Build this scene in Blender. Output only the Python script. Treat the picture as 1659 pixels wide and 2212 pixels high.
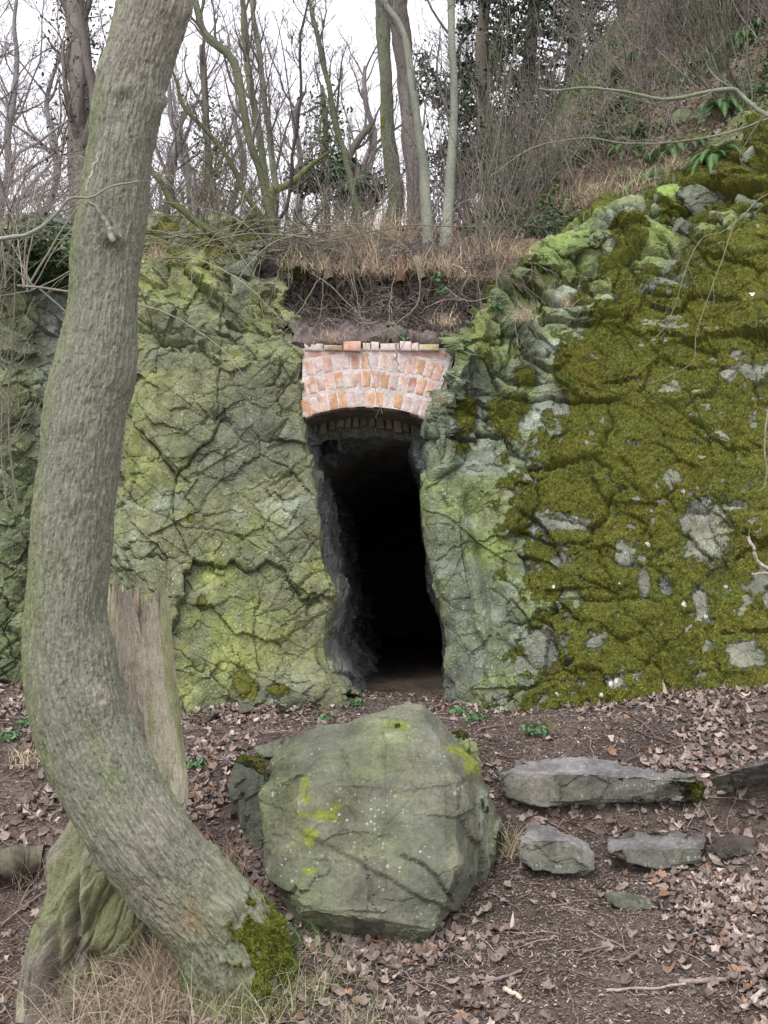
import bpy, bmesh, math, random
import numpy as np
for o in list(bpy.data.objects): bpy.data.objects.remove(o)
S = bpy.context.scene
COL = S.collection
R_ = np.random.default_rng(7)
rad = math.radians
# ------------------------------------------------------------------ camera, world, sun, exposure
FPX, CX, CY = 2150.0, 829.5, 1106.0          # focal length and centre in units of a 1659 x 2212 picture
PITCH = rad(5.0); CAMZ = 1.6
cam = bpy.data.cameras.new('camera'); cam_o = bpy.data.objects.new('camera', cam); COL.objects.link(cam_o)
cam.sensor_fit = 'VERTICAL'; cam.sensor_height = 36; cam.lens = 36*FPX/2212
cam.clip_start = .05; cam.clip_end = 500
cam_o.location = (0, 0, CAMZ); cam_o.rotation_euler = (rad(90)+PITCH, 0, 0)
S.camera = cam_o
w = bpy.data.worlds.new('World'); S.world = w; w.use_nodes = True
nt = w.node_tree; nt.nodes.clear()
sky = nt.nodes.new('ShaderNodeTexSky'); sky.sky_type = 'NISHITA'; sky.sun_disc = False
SUN_EL, SUN_AZ = rad(52), rad(205)
sky.sun_elevation = SUN_EL; sky.sun_rotation = SUN_AZ; sky.dust_density = 3; sky.air_density = 1.0; sky.ozone_density = 1
hs = nt.nodes.new('ShaderNodeHueSaturation'); hs.inputs['Saturation'].default_value = .12
mxw = nt.nodes.new('ShaderNodeMix'); mxw.data_type = 'RGBA'; mxw.inputs[0].default_value = .6
mxw.inputs[7].default_value = (9.0, 8.9, 9.6, 1)      # even white cloud layer mixed over the sky
bg = nt.nodes.new('ShaderNodeBackground'); bg.inputs['Strength'].default_value = .12
wo = nt.nodes.new('ShaderNodeOutputWorld')
nt.links.new(sky.outputs[0], hs.inputs['Color']); nt.links.new(hs.outputs[0], mxw.inputs[6])
nt.links.new(mxw.outputs[2], bg.inputs['Color']); nt.links.new(bg.outputs[0], wo.inputs['Surface'])
sun = bpy.data.lights.new('sun', 'SUN'); sun.energy = 1.2; sun.angle = rad(25); sun.color = (1, .97, .93)
sun_o = bpy.data.objects.new('sun', sun); COL.objects.link(sun_o)
from mathutils import Vector
sd = Vector((math.sin(SUN_AZ)*math.cos(SUN_EL), math.cos(SUN_AZ)*math.cos(SUN_EL), math.sin(SUN_EL)))
sun_o.rotation_euler = sd.to_track_quat('Z', 'Y').to_euler(); sun_o.location = (0, 0, 30)
S.view_settings.view_transform = 'Standard'; S.view_settings.look = 'None'
S.view_settings.exposure = 0.85; S.view_settings.gamma = 1.0
S.cycles.max_bounces = 6

# ------------------------------------------------------------------ helpers: pixel <-> world
cp, sp = math.cos(PITCH), math.sin(PITCH)
def A(*a): return np.array(a, float)
def P(px, py, Y):
    px, py, Y = np.broadcast_arrays(*[np.asarray(v, float) for v in (px, py, Y)])
    xc = (px-CX)/FPX; yc = (CY-py)/FPX
    dx, dy, dz = xc, cp-yc*sp, sp+yc*cp
    k = Y/dy
    return np.stack([dx*k, Y+0*k, CAMZ+dz*k], -1)
def PZ(px, py, z):
    xc = (px-CX)/FPX; yc = (CY-py)/FPX
    dx, dy, dz = xc, cp-yc*sp, sp+yc*cp
    k = (z-CAMZ)/dz
    return A(dx*k, dy*k, z)
def proj(V):
    x = V[..., 0]; y = V[..., 1]; z = V[..., 2]-CAMZ
    zc = y*cp+z*sp; yc = -y*sp+z*cp
    zc = np.maximum(zc, .05)
    return CX+FPX*x/zc, CY-FPX*yc/zc
def sm(a, b, x):
    t = np.clip((x-a)/(b-a), 0, 1); return t*t*(3-2*t)
def nrm(v): return v/np.maximum(np.linalg.norm(v, axis=-1, keepdims=True), 1e-9)
# ------------------------------------------------------------------ noise
def hsh(c, seed):
    h = np.full(c[0].shape, (seed*2654435761+12345) & 0xffffffff, np.uint32)
    for k, m in zip(c, (374761393, 668265263, 2246822519)):
        h = (h ^ (k.astype(np.int64) & 0xffffffff).astype(np.uint32)*np.uint32(m))
        h = (h ^ (h >> np.uint32(13)))*np.uint32(1274126177); h ^= h >> np.uint32(16)
    return h
def hf(h, k=0):
    g = (h+np.uint32((k*0x9E3779B9) & 0xffffffff)); g = (g ^ (g >> np.uint32(15)))*np.uint32(2246822519); g ^= g >> np.uint32(13)
    g = g*np.uint32(3266489917); g ^= g >> np.uint32(16)
    return (g.astype(np.float32)/4294967296.0)
def vn(p, seed=0):
    D = p.shape[-1]; i = np.floor(p).astype(np.int32); f = (p-i).astype(np.float32); f = f*f*f*(f*(f*6-15)+10)
    out = np.zeros(p.shape[:-1], np.float32)
    for c in range(2**D):
        b = [(c >> d) & 1 for d in range(D)]
        wgt = np.ones_like(out)
        for d in range(D): wgt = wgt*(f[..., d] if b[d] else 1-f[..., d])
        out += wgt*hf(hsh([i[..., d]+b[d] for d in range(D)], seed))
    return out*2-1
def fbm(p, o=4, seed=0, g=.5):
    s = 0; a = 1; t = 0; p = np.asarray(p, float)
    for k in range(o):
        s = s+a*vn(p, seed+k*17); t += a; a *= g; p = p*2.03+7.3
    return s/t*1.6
def voro(p, seed=0, jit=.9):
    """returns nearest-cell hash, offset to its centre, distance to the cell border"""
    D = p.shape[-1]; p = p.astype(np.float32); i = np.floor(p).astype(np.int32); sh = p.shape[:-1]
    F1 = np.full(sh, 9e9, np.float32); F2 = F1.copy(); ID = np.zeros(sh, np.uint32)
    D1 = np.zeros(p.shape, np.float32); D2 = D1.copy()
    for c in range(3**D):
        o = [(c//3**d) % 3-1 for d in range(D)]
        h = hsh([i[..., d]+o[d] for d in range(D)], seed)
        dv = np.stack([p[..., d]-(i[..., d]+o[d]+.5+jit*(hf(h, d+1)-.5)) for d in range(D)], -1)
        q = (dv*dv).sum(-1)
        a = q < F1; b = (~a) & (q < F2)
        F2 = np.where(a, F1, np.where(b, q, F2)); D2 = np.where(a[..., None], D1, np.where(b[..., None], dv, D2))
        F1 = np.where(a, q, F1); D1 = np.where(a[..., None], dv, D1); ID = np.where(a, h, ID)
    L = np.linalg.norm(D1-D2, axis=-1)
    return ID, D1, (F2-F1)/(2*np.maximum(L, 1e-4))
def chunks(p, cell, seed, A_=.05, tilt=.5, crack=.03, cw=.015, jit=.9, warp=.25, wf=.9, ridge=0., thin=0.):
    """broken-rock displacement in metres; p is 2D or 3D in metres"""
    D = p.shape[-1]; q = p/cell
    wv = np.stack([fbm(q*wf+k*31.7, 2, seed+50+k) for k in range(D)], -1)
    wv = warp*wv+np.stack([.05*vn(q*6+k*11.3, seed+70+k)+.025*vn(q*14+k*5.3, seed+80+k) for k in range(D)], -1)
    ID, d, e = voro(q+wv, seed, jit); e = e*np.min(np.asarray(cell))
    h = A_*(hf(ID, 5)-.5)*2
    for k in range(D): h = h+A_*tilt*2*(hf(ID, 6+k)-.5)*2*d[..., k]
    msk = np.clip(.40+1.0*vn(q*.9+3.3, seed+9), thin, 1)
    h = h-crack*np.exp(-(e/cw)**1.3)*msk-ridge*np.exp(-e/(cw*3))
    return h, e, ID
def facets(p, cell, seed, slope=.5, k=.35, sign=1, warp=.12, wf=.7):
    """continuous planar facets: envelope of tilted caps, one per cell; about -1..1"""
    D = p.shape[-1]; p = p/cell
    p = (p+warp*np.stack([fbm(p*wf+k_*31.7, 2, seed+50+k_) for k_ in range(D)], -1)).astype(np.float32)
    i = np.floor(p).astype(np.int32); out = np.full(p.shape[:-1], -9., np.float32)
    for c in range(3**D):
        o = [(c//3**d) % 3-1 for d in range(D)]
        h = hsh([i[..., d]+o[d] for d in range(D)], seed); v = (hf(h, 9)-.5)*.7
        q = 0
        for d in range(D):
            dv = p[..., d]-(i[..., d]+o[d]+.5+.9*(hf(h, d+1)-.5)); q = q+dv*dv; v = v+(hf(h, 11+d)-.5)*2*slope*dv
        out = np.maximum(out, v-k*q*2)
    return out*sign
# ------------------------------------------------------------------ mesh building
def mk(name, V, F, mat, parent=None, base=None, col=None, uv=None, smooth=True):
    V = np.asarray(V, np.float32).reshape(-1, 3)
    if base is not None: V = V-np.asarray(base, np.float32)
    if not isinstance(F, (list, tuple)): F = [F]
    F = [np.asarray(f, np.int32) for f in F if len(f)]
    me = bpy.data.meshes.new(name); me.vertices.add(len(V)); me.vertices.foreach_set('co', V.ravel())
    li = np.concatenate([f.ravel() for f in F]); tot = np.concatenate([np.full(len(f), f.shape[1]) for f in F])
    st = np.concatenate([[0], np.cumsum(tot)[:-1]]).astype(np.int32)
    me.loops.add(len(li)); me.loops.foreach_set('vertex_index', li)
    me.polygons.add(len(st)); me.polygons.foreach_set('loop_start', st)
    me.update(calc_edges=True); me.validate()
    me.polygons.foreach_set('use_smooth', np.full(len(me.polygons), smooth))
    if col is not None:
        col = np.asarray(col, np.float32).reshape(len(V), -1)
        if col.shape[1] == 3: col = np.concatenate([col, np.zeros((len(V), 1), np.float32)], 1)
        ca = me.color_attributes.new('Col', 'FLOAT_COLOR', 'POINT'); ca.data.foreach_set('color', col.ravel())
    if uv is not None:
        ul = me.uv_layers.new(name='UVMap'); ul.data.foreach_set('uv', np.asarray(uv, np.float32).reshape(-1, 2)[li].ravel())
    me.materials.append(mat)
    o = bpy.data.objects.new(name, me); COL.objects.link(o)
    if parent is not None: o.parent = parent
    elif base is not None: o.location = base
    return o
def gridF(n, m, wrap=False):
    i = np.arange(n-1)[:, None]; j = np.arange(m if wrap else m-1)[None, :]; j2 = (j+1) % m
    return np.stack([i*m+j, i*m+j2, (i+1)*m+j2, (i+1)*m+j], -1).reshape(-1, 4)
def tag(o, label=None, cat=None, group=None, kind=None):
    if label: o['label'] = label
    if cat: o['category'] = cat
    if group: o['group'] = group
    if kind: o['kind'] = kind
    return o
def empty(name, base, label, cat, group=None):
    o = bpy.data.objects.new(name, None); COL.objects.link(o); o.location = [float(v) for v in base]; o.empty_display_size = .1
    return tag(o, label, cat, group)
def cr1(Cn, counts):
    """Catmull-Rom along axis 0"""
    Cn = np.asarray(Cn, float); n = len(Cn); out = []
    for i in range(n-1):
        p0 = Cn[max(i-1, 0)]; p1 = Cn[i]; p2 = Cn[i+1]; p3 = Cn[min(i+2, n-1)]
        if i == 0: p0 = 2*p1-p2
        if i == n-2: p3 = 2*p2-p1
        t = np.arange(counts[i])/counts[i]
        if i == n-2: t = np.append(t, 1.0)
        t = t.reshape(-1, *([1]*(Cn.ndim-1)))
        out.append(.5*((2*p1)+(-p0+p2)*t+(2*p0-5*p1+4*p2-p3)*t*t+(-p0+3*p1-3*p2+p3)*t**3))
    return np.concatenate(out)
def net(Cn, sp_r, sp_c, org=None):
    Cn = np.asarray(Cn, float)
    lr = np.linalg.norm(np.diff(Cn, axis=0), axis=-1).mean(1); lc = np.linalg.norm(np.diff(Cn, axis=1), axis=-1).mean(0)
    a = cr1(Cn, [max(2, int(l/sp_r(i) if callable(sp_r) else l/sp_r)) for i, l in enumerate(lr)])
    b = cr1(a.swapaxes(0, 1), [max(2, int(l/(sp_c(i) if callable(sp_c) else sp_c))) for i, l in enumerate(lc)]).swapaxes(0, 1)
    du = np.linalg.norm(np.diff(b, axis=1), axis=-1); dv = np.linalg.norm(np.diff(b, axis=0), axis=-1)
    U = np.concatenate([np.zeros((len(b), 1)), np.cumsum(du, 1)], 1); V = np.concatenate([np.zeros((1, b.shape[1])), np.cumsum(dv, 0)], 0)
    if org is not None:
        j = np.abs(np.linalg.norm(b-Cn[0, org], axis=-1)[0]).argmin(); U = U-U[:, j:j+1]
    return b, np.stack([U, V], -1)
def gnorm(G, ref):
    N = nrm(np.cross(np.gradient(G, axis=1), np.gradient(G, axis=0)))
    if (N*ref).sum(-1).mean() < 0: N = -N
    return N
def tubes(PTS, Rr, sides, col):
    """PTS (N,n,3), Rr (N,n), col (N,3) -> V, F, C"""
    N, n, _ = PTS.shape
    T = nrm(np.gradient(PTS, axis=1))
    ref = np.where(np.abs(T.mean(1, keepdims=True)[..., 2:3]) > .8, A(1, .1, 0), A(.05, .1, 1))
    n1 = nrm(np.cross(T, ref)); n2 = np.cross(T, n1)
    a = np.arange(sides)/sides*2*np.pi
    V = PTS[:, :, None]+Rr[:, :, None, None]*(np.cos(a)[:, None]*n1[:, :, None]+np.sin(a)[:, None]*n2[:, :, None])
    F = (gridF(n, sides, True)[None]+(np.arange(N)*n*sides)[:, None, None]).reshape(-1, 4)
    C = np.broadcast_to(np.asarray(col)[:, None, None], (N, n, sides, 3))
    return V.reshape(-1, 3), F, C.reshape(-1, 3)
class Bag:
    def __init__(s): s.V = []; s.F = {}; s.C = []; s.n = 0
    def add(s, V, F, C):
        V = np.asarray(V).reshape(-1, 3); s.V.append(V); F = np.asarray(F)
        s.F.setdefault(F.shape[1], []).append(F+s.n); s.C.append(np.asarray(C).reshape(len(V), -1)[:, :3]); s.n += len(V)
    def obj(s, name, mat, parent=None, base=None, smooth=True):
        return mk(name, np.concatenate(s.V), [np.concatenate(f) for f in s.F.values()], mat, parent, base, np.concatenate(s.C), smooth=smooth)
def resample(pts, n):
    pts = np.asarray(pts, float); d = cr1(pts, [8]*(len(pts)-1))
    L = np.concatenate([[0], np.cumsum(np.linalg.norm(np.diff(d[:, :3], axis=0), axis=1))]); t = np.linspace(0, L[-1], n)
    return np.stack([np.interp(t, L, d[:, k]) for k in range(d.shape[1])], 1)
def spawn(PT, RR, k, lmin, lmax, ang, rng, npts=5, rfrac=.5, tmin=.2, tmax=1., up=.1, wob=.12, rmin=.0015, shrink=.4, absl=None):
    N, n, _ = PT.shape; idx = np.repeat(np.arange(N), k); M = len(idx)
    t = rng.uniform(tmin, tmax, M)*(n-1); i = np.minimum(t.astype(int), n-2); f = (t-i)[:, None]
    pos = PT[idx, i]*(1-f)+PT[idx, i+1]*f; tan = nrm(PT[idx, i+1]-PT[idx, i]); r = RR[idx, i]
    L = np.linalg.norm(np.diff(PT, axis=1), axis=-1).sum(1)[idx] if absl is None else np.full(M, absl)
    ln = L*rng.uniform(lmin, lmax, M)*(1-shrink*t/(n-1))
    rv = rng.normal(size=(M, 3)); perp = nrm(rv-tan*(rv*tan).sum(-1, keepdims=True))
    a = (ang*rng.uniform(.6, 1.3, M))[:, None]
    d = nrm(tan*np.cos(a)+perp*np.sin(a)+A(0, 0, 1)*up)
    st = ln[:, None]/(npts-1); out = [pos]
    for j in range(npts-1):
        d = nrm(d+wob*rng.normal(size=(M, 3))+A(0, 0, 1)*up*.6); out.append(out[-1]+d*st)
    Q = np.stack(out, 1); r0 = np.maximum(r*rfrac*rng.uniform(.6, 1.1, M), rmin*1.3)
    Rq = np.maximum(r0[:, None]*np.linspace(1, .3, npts)[None], rmin)
    return Q, Rq
def rotm(nv, spin):
    nv = nrm(nv); ref = np.where(np.abs(nv[:, 2:3]) > .9, A(1, 0, 0), A(0, 0, 1)); x = nrm(np.cross(ref, nv)); y = np.cross(nv, x)
    c = np.cos(spin)[:, None]; s_ = np.sin(spin)[:, None]
    return np.stack([x*c+y*s_, -x*s_+y*c, nv], -1)
def scatter(TV, TF, pos, nv, spin, scale, col, curl=None, zs=None):
    N = len(pos); V = np.broadcast_to(TV, (N,)+TV.shape).copy()
    if curl is not None:
        V[..., 2] += curl[:, 0:1]*V[..., 0]**2+curl[:, 1:2]*V[..., 1]**2+curl[:, 2:3]*V[..., 0]*V[..., 1]
    V = np.einsum('nij,nmj->nmi', rotm(nv, spin), V*np.asarray(scale).reshape(N, 1, -1))+pos[:, None]
    F = (TF[None]+(np.arange(N)*len(TV))[:, None, None]).reshape(-1, TF.shape[1])
    C = np.broadcast_to(np.asarray(col)[:, None], (N, len(TV), 3))
    return V.reshape(-1, 3), F, C.reshape(-1, 3)
def leaf_tmpl(n, lob, amp, asp, seed):
    r = np.random.default_rng(seed); a = np.arange(n)/n*2*np.pi
    rr = (1+amp*np.cos(lob*a)+r.uniform(-.12, .12, n))*.5
    V = np.stack([rr*np.cos(a), asp*rr*np.sin(a), 0*a], 1); V = np.concatenate([[[0, 0, 0]], V])
    V[:, 2] += .10*np.abs(V[:, 1])
    F = np.stack([np.zeros(n, int), 1+np.arange(n), 1+(np.arange(n)+1) % n], 1)
    return V, F
LT = [leaf_tmpl(15, 5, .17, .75, 1), leaf_tmpl(15, 5, .24, .9, 2), leaf_tmpl(10, 2, .12, .5, 3), leaf_tmpl(14, 3, .25, .7, 4)]
LS = leaf_tmpl(5, 2, .2, .6, 9)        # small leaf, five triangles
def blades(pos, d, ln, wd, col, rng, droop=.6, n=5):
    """grass blades: pos (N,3), d (N,3) start direction"""
    N = len(pos); out = [pos]; dd = nrm(d); dr = (droop*rng.uniform(.4, 1.4, N))[:, None]
    for j in range(n-1):
        out.append(out[-1]+dd*(ln/(n-1))[:, None]); dd = nrm(dd+A(0, 0, -1)*dr*.5+.06*rng.normal(size=(N, 3)))
    Q = np.stack(out, 1); side = nrm(np.cross(d, A(0, 0, 1)+.4*rng.normal(size=(N, 3))))
    wv = (wd[:, None]*np.linspace(1, .12, n)[None])[..., None]*side[:, None]
    V = np.stack([Q-wv, Q+wv], 2); F = (gridF(n, 2)[None]+(np.arange(N)*n*2)[:, None, None]).reshape(-1, 4)
    C = np.broadcast_to(col[:, None, None], (N, n, 2, 3))
    return V.reshape(-1, 3), F, C.reshape(-1, 3)
# ------------------------------------------------------------------ materials
def newmat(name, rough=.9, spec=.25):
    m = bpy.data.materials.new(name); m.use_nodes = True; nt = m.node_tree; b = nt.nodes['Principled BSDF']
    b.inputs['Roughness'].default_value = rough; b.inputs['Specular IOR Level'].default_value = spec
    return m, nt, b
def N_(nt, t, **k):
    n = nt.nodes.new(t)
    for a, v in k.items(): setattr(n, a, v)
    return n
def noise(nt, co, scale, detail=6, rough=.6):
    n = N_(nt, 'ShaderNodeTexNoise'); n.inputs['Scale'].default_value = scale; n.inputs['Detail'].default_value = detail
    n.inputs['Roughness'].default_value = rough; nt.links.new(co, n.inputs['Vector']); return n.outputs[0]
def mrange(nt, v, a, b, c, d):
    n = N_(nt, 'ShaderNodeMapRange'); nt.links.new(v, n.inputs[0])
    for i, x in enumerate((a, b, c, d)): n.inputs[i+1].default_value = x
    return n.outputs[0]
def mth(nt, op, a, b):
    n = N_(nt, 'ShaderNodeMath', operation=op)
    for i, x in enumerate((a, b)):
        if isinstance(x, (int, float)): n.inputs[i].default_value = x
        else: nt.links.new(x, n.inputs[i])
    return n.outputs[0]
def mixc(nt, f, a, b, mode='MIX'):
    n = N_(nt, 'ShaderNodeMix', data_type='RGBA', blend_type=mode)
    for i, x in ((0, f), (6, a), (7, b)):
        if isinstance(x, (int, float)): n.inputs[i].default_value = x
        elif isinstance(x, tuple): n.inputs[i].default_value = x+(1,)
        else: nt.links.new(x, n.inputs[i])
    return n.outputs[2]
def bump(nt, h, dist, strength=1., nin=None):
    n = N_(nt, 'ShaderNodeBump'); n.inputs['Distance'].default_value = dist; n.inputs['Strength'].default_value = strength
    nt.links.new(h, n.inputs['Height'])
    if nin is not None: nt.links.new(nin, n.inputs['Normal'])
    return n.outputs[0]
def m_rock(name='rock', fcr=1.):
    m, nt, b = newmat(name, .88, .2); co = N_(nt, 'ShaderNodeTexCoord').outputs['Object']
    at = N_(nt, 'ShaderNodeAttribute', attribute_name='Col')
    n1 = noise(nt, co, 7, 8, .65); n2 = noise(nt, co, 60, 6, .7); n3 = noise(nt, co, 2.2, 4)
    v = mth(nt, 'MULTIPLY', mrange(nt, n1, .3, .7, .62, 1.38), mrange(nt, n2, .3, .7, .66, 1.34))
    rgb = N_(nt, 'ShaderNodeCombineColor'); [nt.links.new(v, rgb.inputs[i]) for i in range(3)]
    c = mixc(nt, 1., at.outputs['Color'], rgb.outputs[0], 'MULTIPLY')
    # greener and greyer algae films
    c = mixc(nt, mth(nt, 'MULTIPLY', mrange(nt, n3, .45, .62, 0, 1), .35), c, (.13, .15, .12))
    # pale lichen specks
    vo = N_(nt, 'ShaderNodeTexVoronoi'); vo.inputs['Scale'].default_value = 58; nt.links.new(co, vo.inputs['Vector'])
    sep = N_(nt, 'ShaderNodeSeparateColor'); nt.links.new(vo.outputs['Color'], sep.inputs[0])
    th = mth(nt, 'MULTIPLY', mth(nt, 'POWER', sep.outputs[0], 3.5), .5)
    gate = mrange(nt, noise(nt, co, 3.1, 3), *((.36, .60) if fcr > .5 else (.46, .66)), 0, 1)
    sp_ = mth(nt, 'MULTIPLY', mrange(nt, mth(nt, 'SUBTRACT', th, vo.outputs['Distance']), 0, .05, 0, 1), gate)
    c = mixc(nt, mth(nt, 'MULTIPLY', sp_, .8), c, (.42, .47, .38))
    vo2 = N_(nt, 'ShaderNodeTexVoronoi'); vo2.inputs['Scale'].default_value = 11; nt.links.new(co, vo2.inputs['Vector'])
    sep2 = N_(nt, 'ShaderNodeSeparateColor'); nt.links.new(vo2.outputs['Color'], sep2.inputs[0])
    th2 = mth(nt, 'MULTIPLY', mth(nt, 'POWER', sep2.outputs[1], 9), .20)
    sp2 = mrange(nt, mth(nt, 'SUBTRACT', mth(nt, 'ADD', th2, mth(nt, 'MULTIPLY', mth(nt, 'SUBTRACT', n2, .5), .12)), vo2.outputs['Distance']), 0, .04, 0, 1)
    c = mixc(nt, mth(nt, 'MULTIPLY', sp2, .6 if fcr > .5 else .25), c, (.38, .44, .38))
    # moss
    n4 = noise(nt, co, 75, 8, .8); n5 = noise(nt, co, 4, 5, .6); n6 = noise(nt, co, 14, 5, .65)
    ramp = N_(nt, 'ShaderNodeValToRGB'); nt.links.new(n4, ramp.inputs[0]); e = ramp.color_ramp.elements
    e[0].position = .28; e[0].color = (.035, .038, .010, 1); e[1].position = .72; e[1].color = (.46, .46, .10, 1)
    k = ramp.color_ramp.elements.new(.5); k.color = (.185, .20, .042, 1)
    mc = mixc(nt, mrange(nt, n5, .42, .62, 0, .7), ramp.outputs[0], mixc(nt, 1., ramp.outputs[0], (1.12, .98, .9), 'MULTIPLY'))
    mc = mixc(nt, mrange(nt, n3, .48, .60, 0, .6), mc, mixc(nt, 1., mc, (1.15, 1.0, .9), 'MULTIPLY'))
    mc = mixc(nt, mrange(nt, n6, .48, .68, 0, .75), mc, mixc(nt, 1., mc, (.62, .9, .8), 'MULTIPLY'))
    mf = mrange(nt, mth(nt, 'ADD', mth(nt, 'ADD', at.outputs['Alpha'], mth(nt, 'MULTIPLY', mth(nt, 'SUBTRACT', n6, .5), 1.5)), mth(nt, 'MULTIPLY', mth(nt, 'SUBTRACT', n4, .5), 1.3)), .38, .62, 0, 1)
    c = mixc(nt, mf, c, mc)
    nt.links.new(c, b.inputs['Base Color'])
    h = mth(nt, 'ADD', mth(nt, 'MULTIPLY', n1, 1.6), mth(nt, 'MULTIPLY', n2, .35))
    wn = N_(nt, 'ShaderNodeVectorMath', operation='MULTIPLY_ADD'); nz_ = N_(nt, 'ShaderNodeTexNoise'); nz_.inputs['Scale'].default_value = 9; nz_.inputs['Detail'].default_value = 4; nt.links.new(co, nz_.inputs['Vector'])
    nt.links.new(nz_.outputs['Color'], wn.inputs[0]); wn.inputs[1].default_value = (.12, .12, .12); nt.links.new(co, wn.inputs[2])
    ed = []
    for sc_ in (7, 19):
        ve = N_(nt, 'ShaderNodeTexVoronoi', feature='DISTANCE_TO_EDGE'); ve.inputs['Scale'].default_value = sc_; nt.links.new(wn.outputs[0], ve.inputs['Vector']); ed.append(mrange(nt, ve.outputs['Distance'], 0, .05, 0, 1))
    fc = N_(nt, 'ShaderNodeTexVoronoi', distance='CHEBYCHEV'); fc.inputs['Scale'].default_value = 13; nt.links.new(wn.outputs[0], fc.inputs['Vector'])
    nb = bump(nt, fc.outputs['Distance'], .012*fcr, .7); nb = bump(nt, mth(nt, 'ADD', mth(nt, 'MULTIPLY', ed[0], .8), mth(nt, 'MULTIPLY', ed[1], .2)), .009*fcr, .8, nb)
    nb = bump(nt, h, .018 if fcr > .5 else .012, 1., nb)
    if fcr < .5: nb = bump(nt, noise(nt, co, 150, 4, .75), .004, 1., nb)
    hm = mth(nt, 'MULTIPLY', mf, mth(nt, 'ADD', mth(nt, 'MULTIPLY', n4, 1.), mth(nt, 'MULTIPLY', n6, 1.4)))
    nb = bump(nt, hm, .022, 1., nb)
    nt.links.new(nb, b.inputs['Normal'])
    return m
def m_attr(name, rough=.85, sc=30, amt=.3, bd=.004, spec=.2, sc2=6, trans=0):
    m, nt, b = newmat(name, rough, spec); co = N_(nt, 'ShaderNodeTexCoord').outputs['Object']
    at = N_(nt, 'ShaderNodeAttribute', attribute_name='Col')
    n1 = noise(nt, co, sc, 6, .65); n2 = noise(nt, co, sc2, 5)
    v = mth(nt, 'MULTIPLY', mrange(nt, n1, .3, .7, 1-amt, 1+amt), mrange(nt, n2, .3, .7, 1-amt*.7, 1+amt*.7))
    rgb = N_(nt, 'ShaderNodeCombineColor'); [nt.links.new(v, rgb.inputs[i]) for i in range(3)]
    c = mixc(nt, 1., at.outputs['Color'], rgb.outputs[0], 'MULTIPLY'); nt.links.new(c, b.inputs['Base Color'])
    if bd: nt.links.new(bump(nt, n1, bd, 1.), b.inputs['Normal'])
    return m
def m_bark():
    m, nt, b = newmat('bark', .92, .15); tc = N_(nt, 'ShaderNodeTexCoord'); uv = tc.outputs['UV']; co = tc.outputs['Object']
    at = N_(nt, 'ShaderNodeAttribute', attribute_name='Col')
    mp = N_(nt, 'ShaderNodeMapping'); nt.links.new(uv, mp.inputs[0]); mp.inputs['Scale'].default_value = (1, .28, 1)
    n1 = noise(nt, mp.outputs[0], 70, 6, .7); n2 = noise(nt, mp.outputs[0], 190, 4, .7); n3 = noise(nt, co, 9, 5); n4 = noise(nt, co, 120, 3)
    v = mth(nt, 'MULTIPLY', mrange(nt, n1, .34, .66, .74, 1.24), mrange(nt, n4, .3, .7, .76, 1.24))
    rgb = N_(nt, 'ShaderNodeCombineColor'); [nt.links.new(v, rgb.inputs[i]) for i in range(3)]
    c = mixc(nt, 1., at.outputs['Color'], rgb.outputs[0], 'MULTIPLY')
    c = mixc(nt, mrange(nt, n4, .6, .72, 0, .5), c, (.36, .34, .31))
    n6 = noise(nt, co, 45, 8, .8)
    ramp = N_(nt, 'ShaderNodeValToRGB'); nt.links.new(n6, ramp.inputs[0]); e = ramp.color_ramp.elements
    e[0].position = .3; e[0].color = (.02, .03, .004, 1); e[1].position = .7; e[1].color = (.22, .25, .035, 1)
    mf = mrange(nt, mth(nt, 'ADD', at.outputs['Alpha'], mth(nt, 'MULTIPLY', mth(nt, 'SUBTRACT', n3, .5), .9)), .42, .56, 0, 1)
    c = mixc(nt, mf, c, ramp.outputs[0]); nt.links.new(c, b.inputs['Base Color'])
    nb = bump(nt, mth(nt, 'ADD', n1, mth(nt, 'MULTIPLY', n2, .5)), .008, 1.)
    nb = bump(nt, mth(nt, 'MULTIPLY', mf, n6), .02, 1., nb)
    nt.links.new(nb, b.inputs['Normal']); return m
M_ROCK = m_rock(); M_STONE = m_rock('boulder_rock', .15); M_BARK = m_bark()
M_SOIL = m_attr('soil', .95, 45, .45, .02, .1, 9)
M_WOOD = m_attr('wood', .9, 60, .3, .003, .15, 12)
M_TWIG = m_attr('twig', .9, 40, .25, 0, .15, 5)
M_LEAF = m_attr('dead_leaf', .75, 35, .25, .002, .3, 90)
M_GREEN = m_attr('green_leaf', .55, 30, .2, 0, .4, 8)
M_GRASS = m_attr('grass', .8, 20, .2, 0, .2, 5)
M_BRICK = m_attr('brick', .9, 110, .22, .004, .2, 26)
M_MORTAR = m_attr('mortar', .95, 80, .2, .006, .1, 12)
# ------------------------------------------------------------------ terrain heights (thin plate splines)
class TPS:
    def __init__(s, pts, lam=.0005):
        p = np.array(pts, float); s.x = p[:, :2]; n = len(p)
        K = s.k(s.x, s.x)+lam*np.eye(n); Q = np.c_[np.ones(n), s.x]
        M = np.block([[K, Q], [Q.T, np.zeros((3, 3))]]); s.w = np.linalg.solve(M, np.r_[p[:, 2], 0, 0, 0])
    def k(s, a, b):
        r2 = ((a[:, None]-b[None])**2).sum(-1); return .5*r2*np.log(np.maximum(r2, 1e-12))
    def __call__(s, x, y):
        x, y = np.broadcast_arrays(np.asarray(x, float), np.asarray(y, float)); sh = x.shape; q = np.c_[x.ravel(), y.ravel()]
        out = np.empty(len(q))
        for i in range(0, len(q), 100000):
            c = q[i:i+100000]; out[i:i+100000] = s.k(c, s.x)@s.w[:-3]+np.c_[np.ones(len(c)), c]@s.w[-3:]
        return out.reshape(sh)
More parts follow.
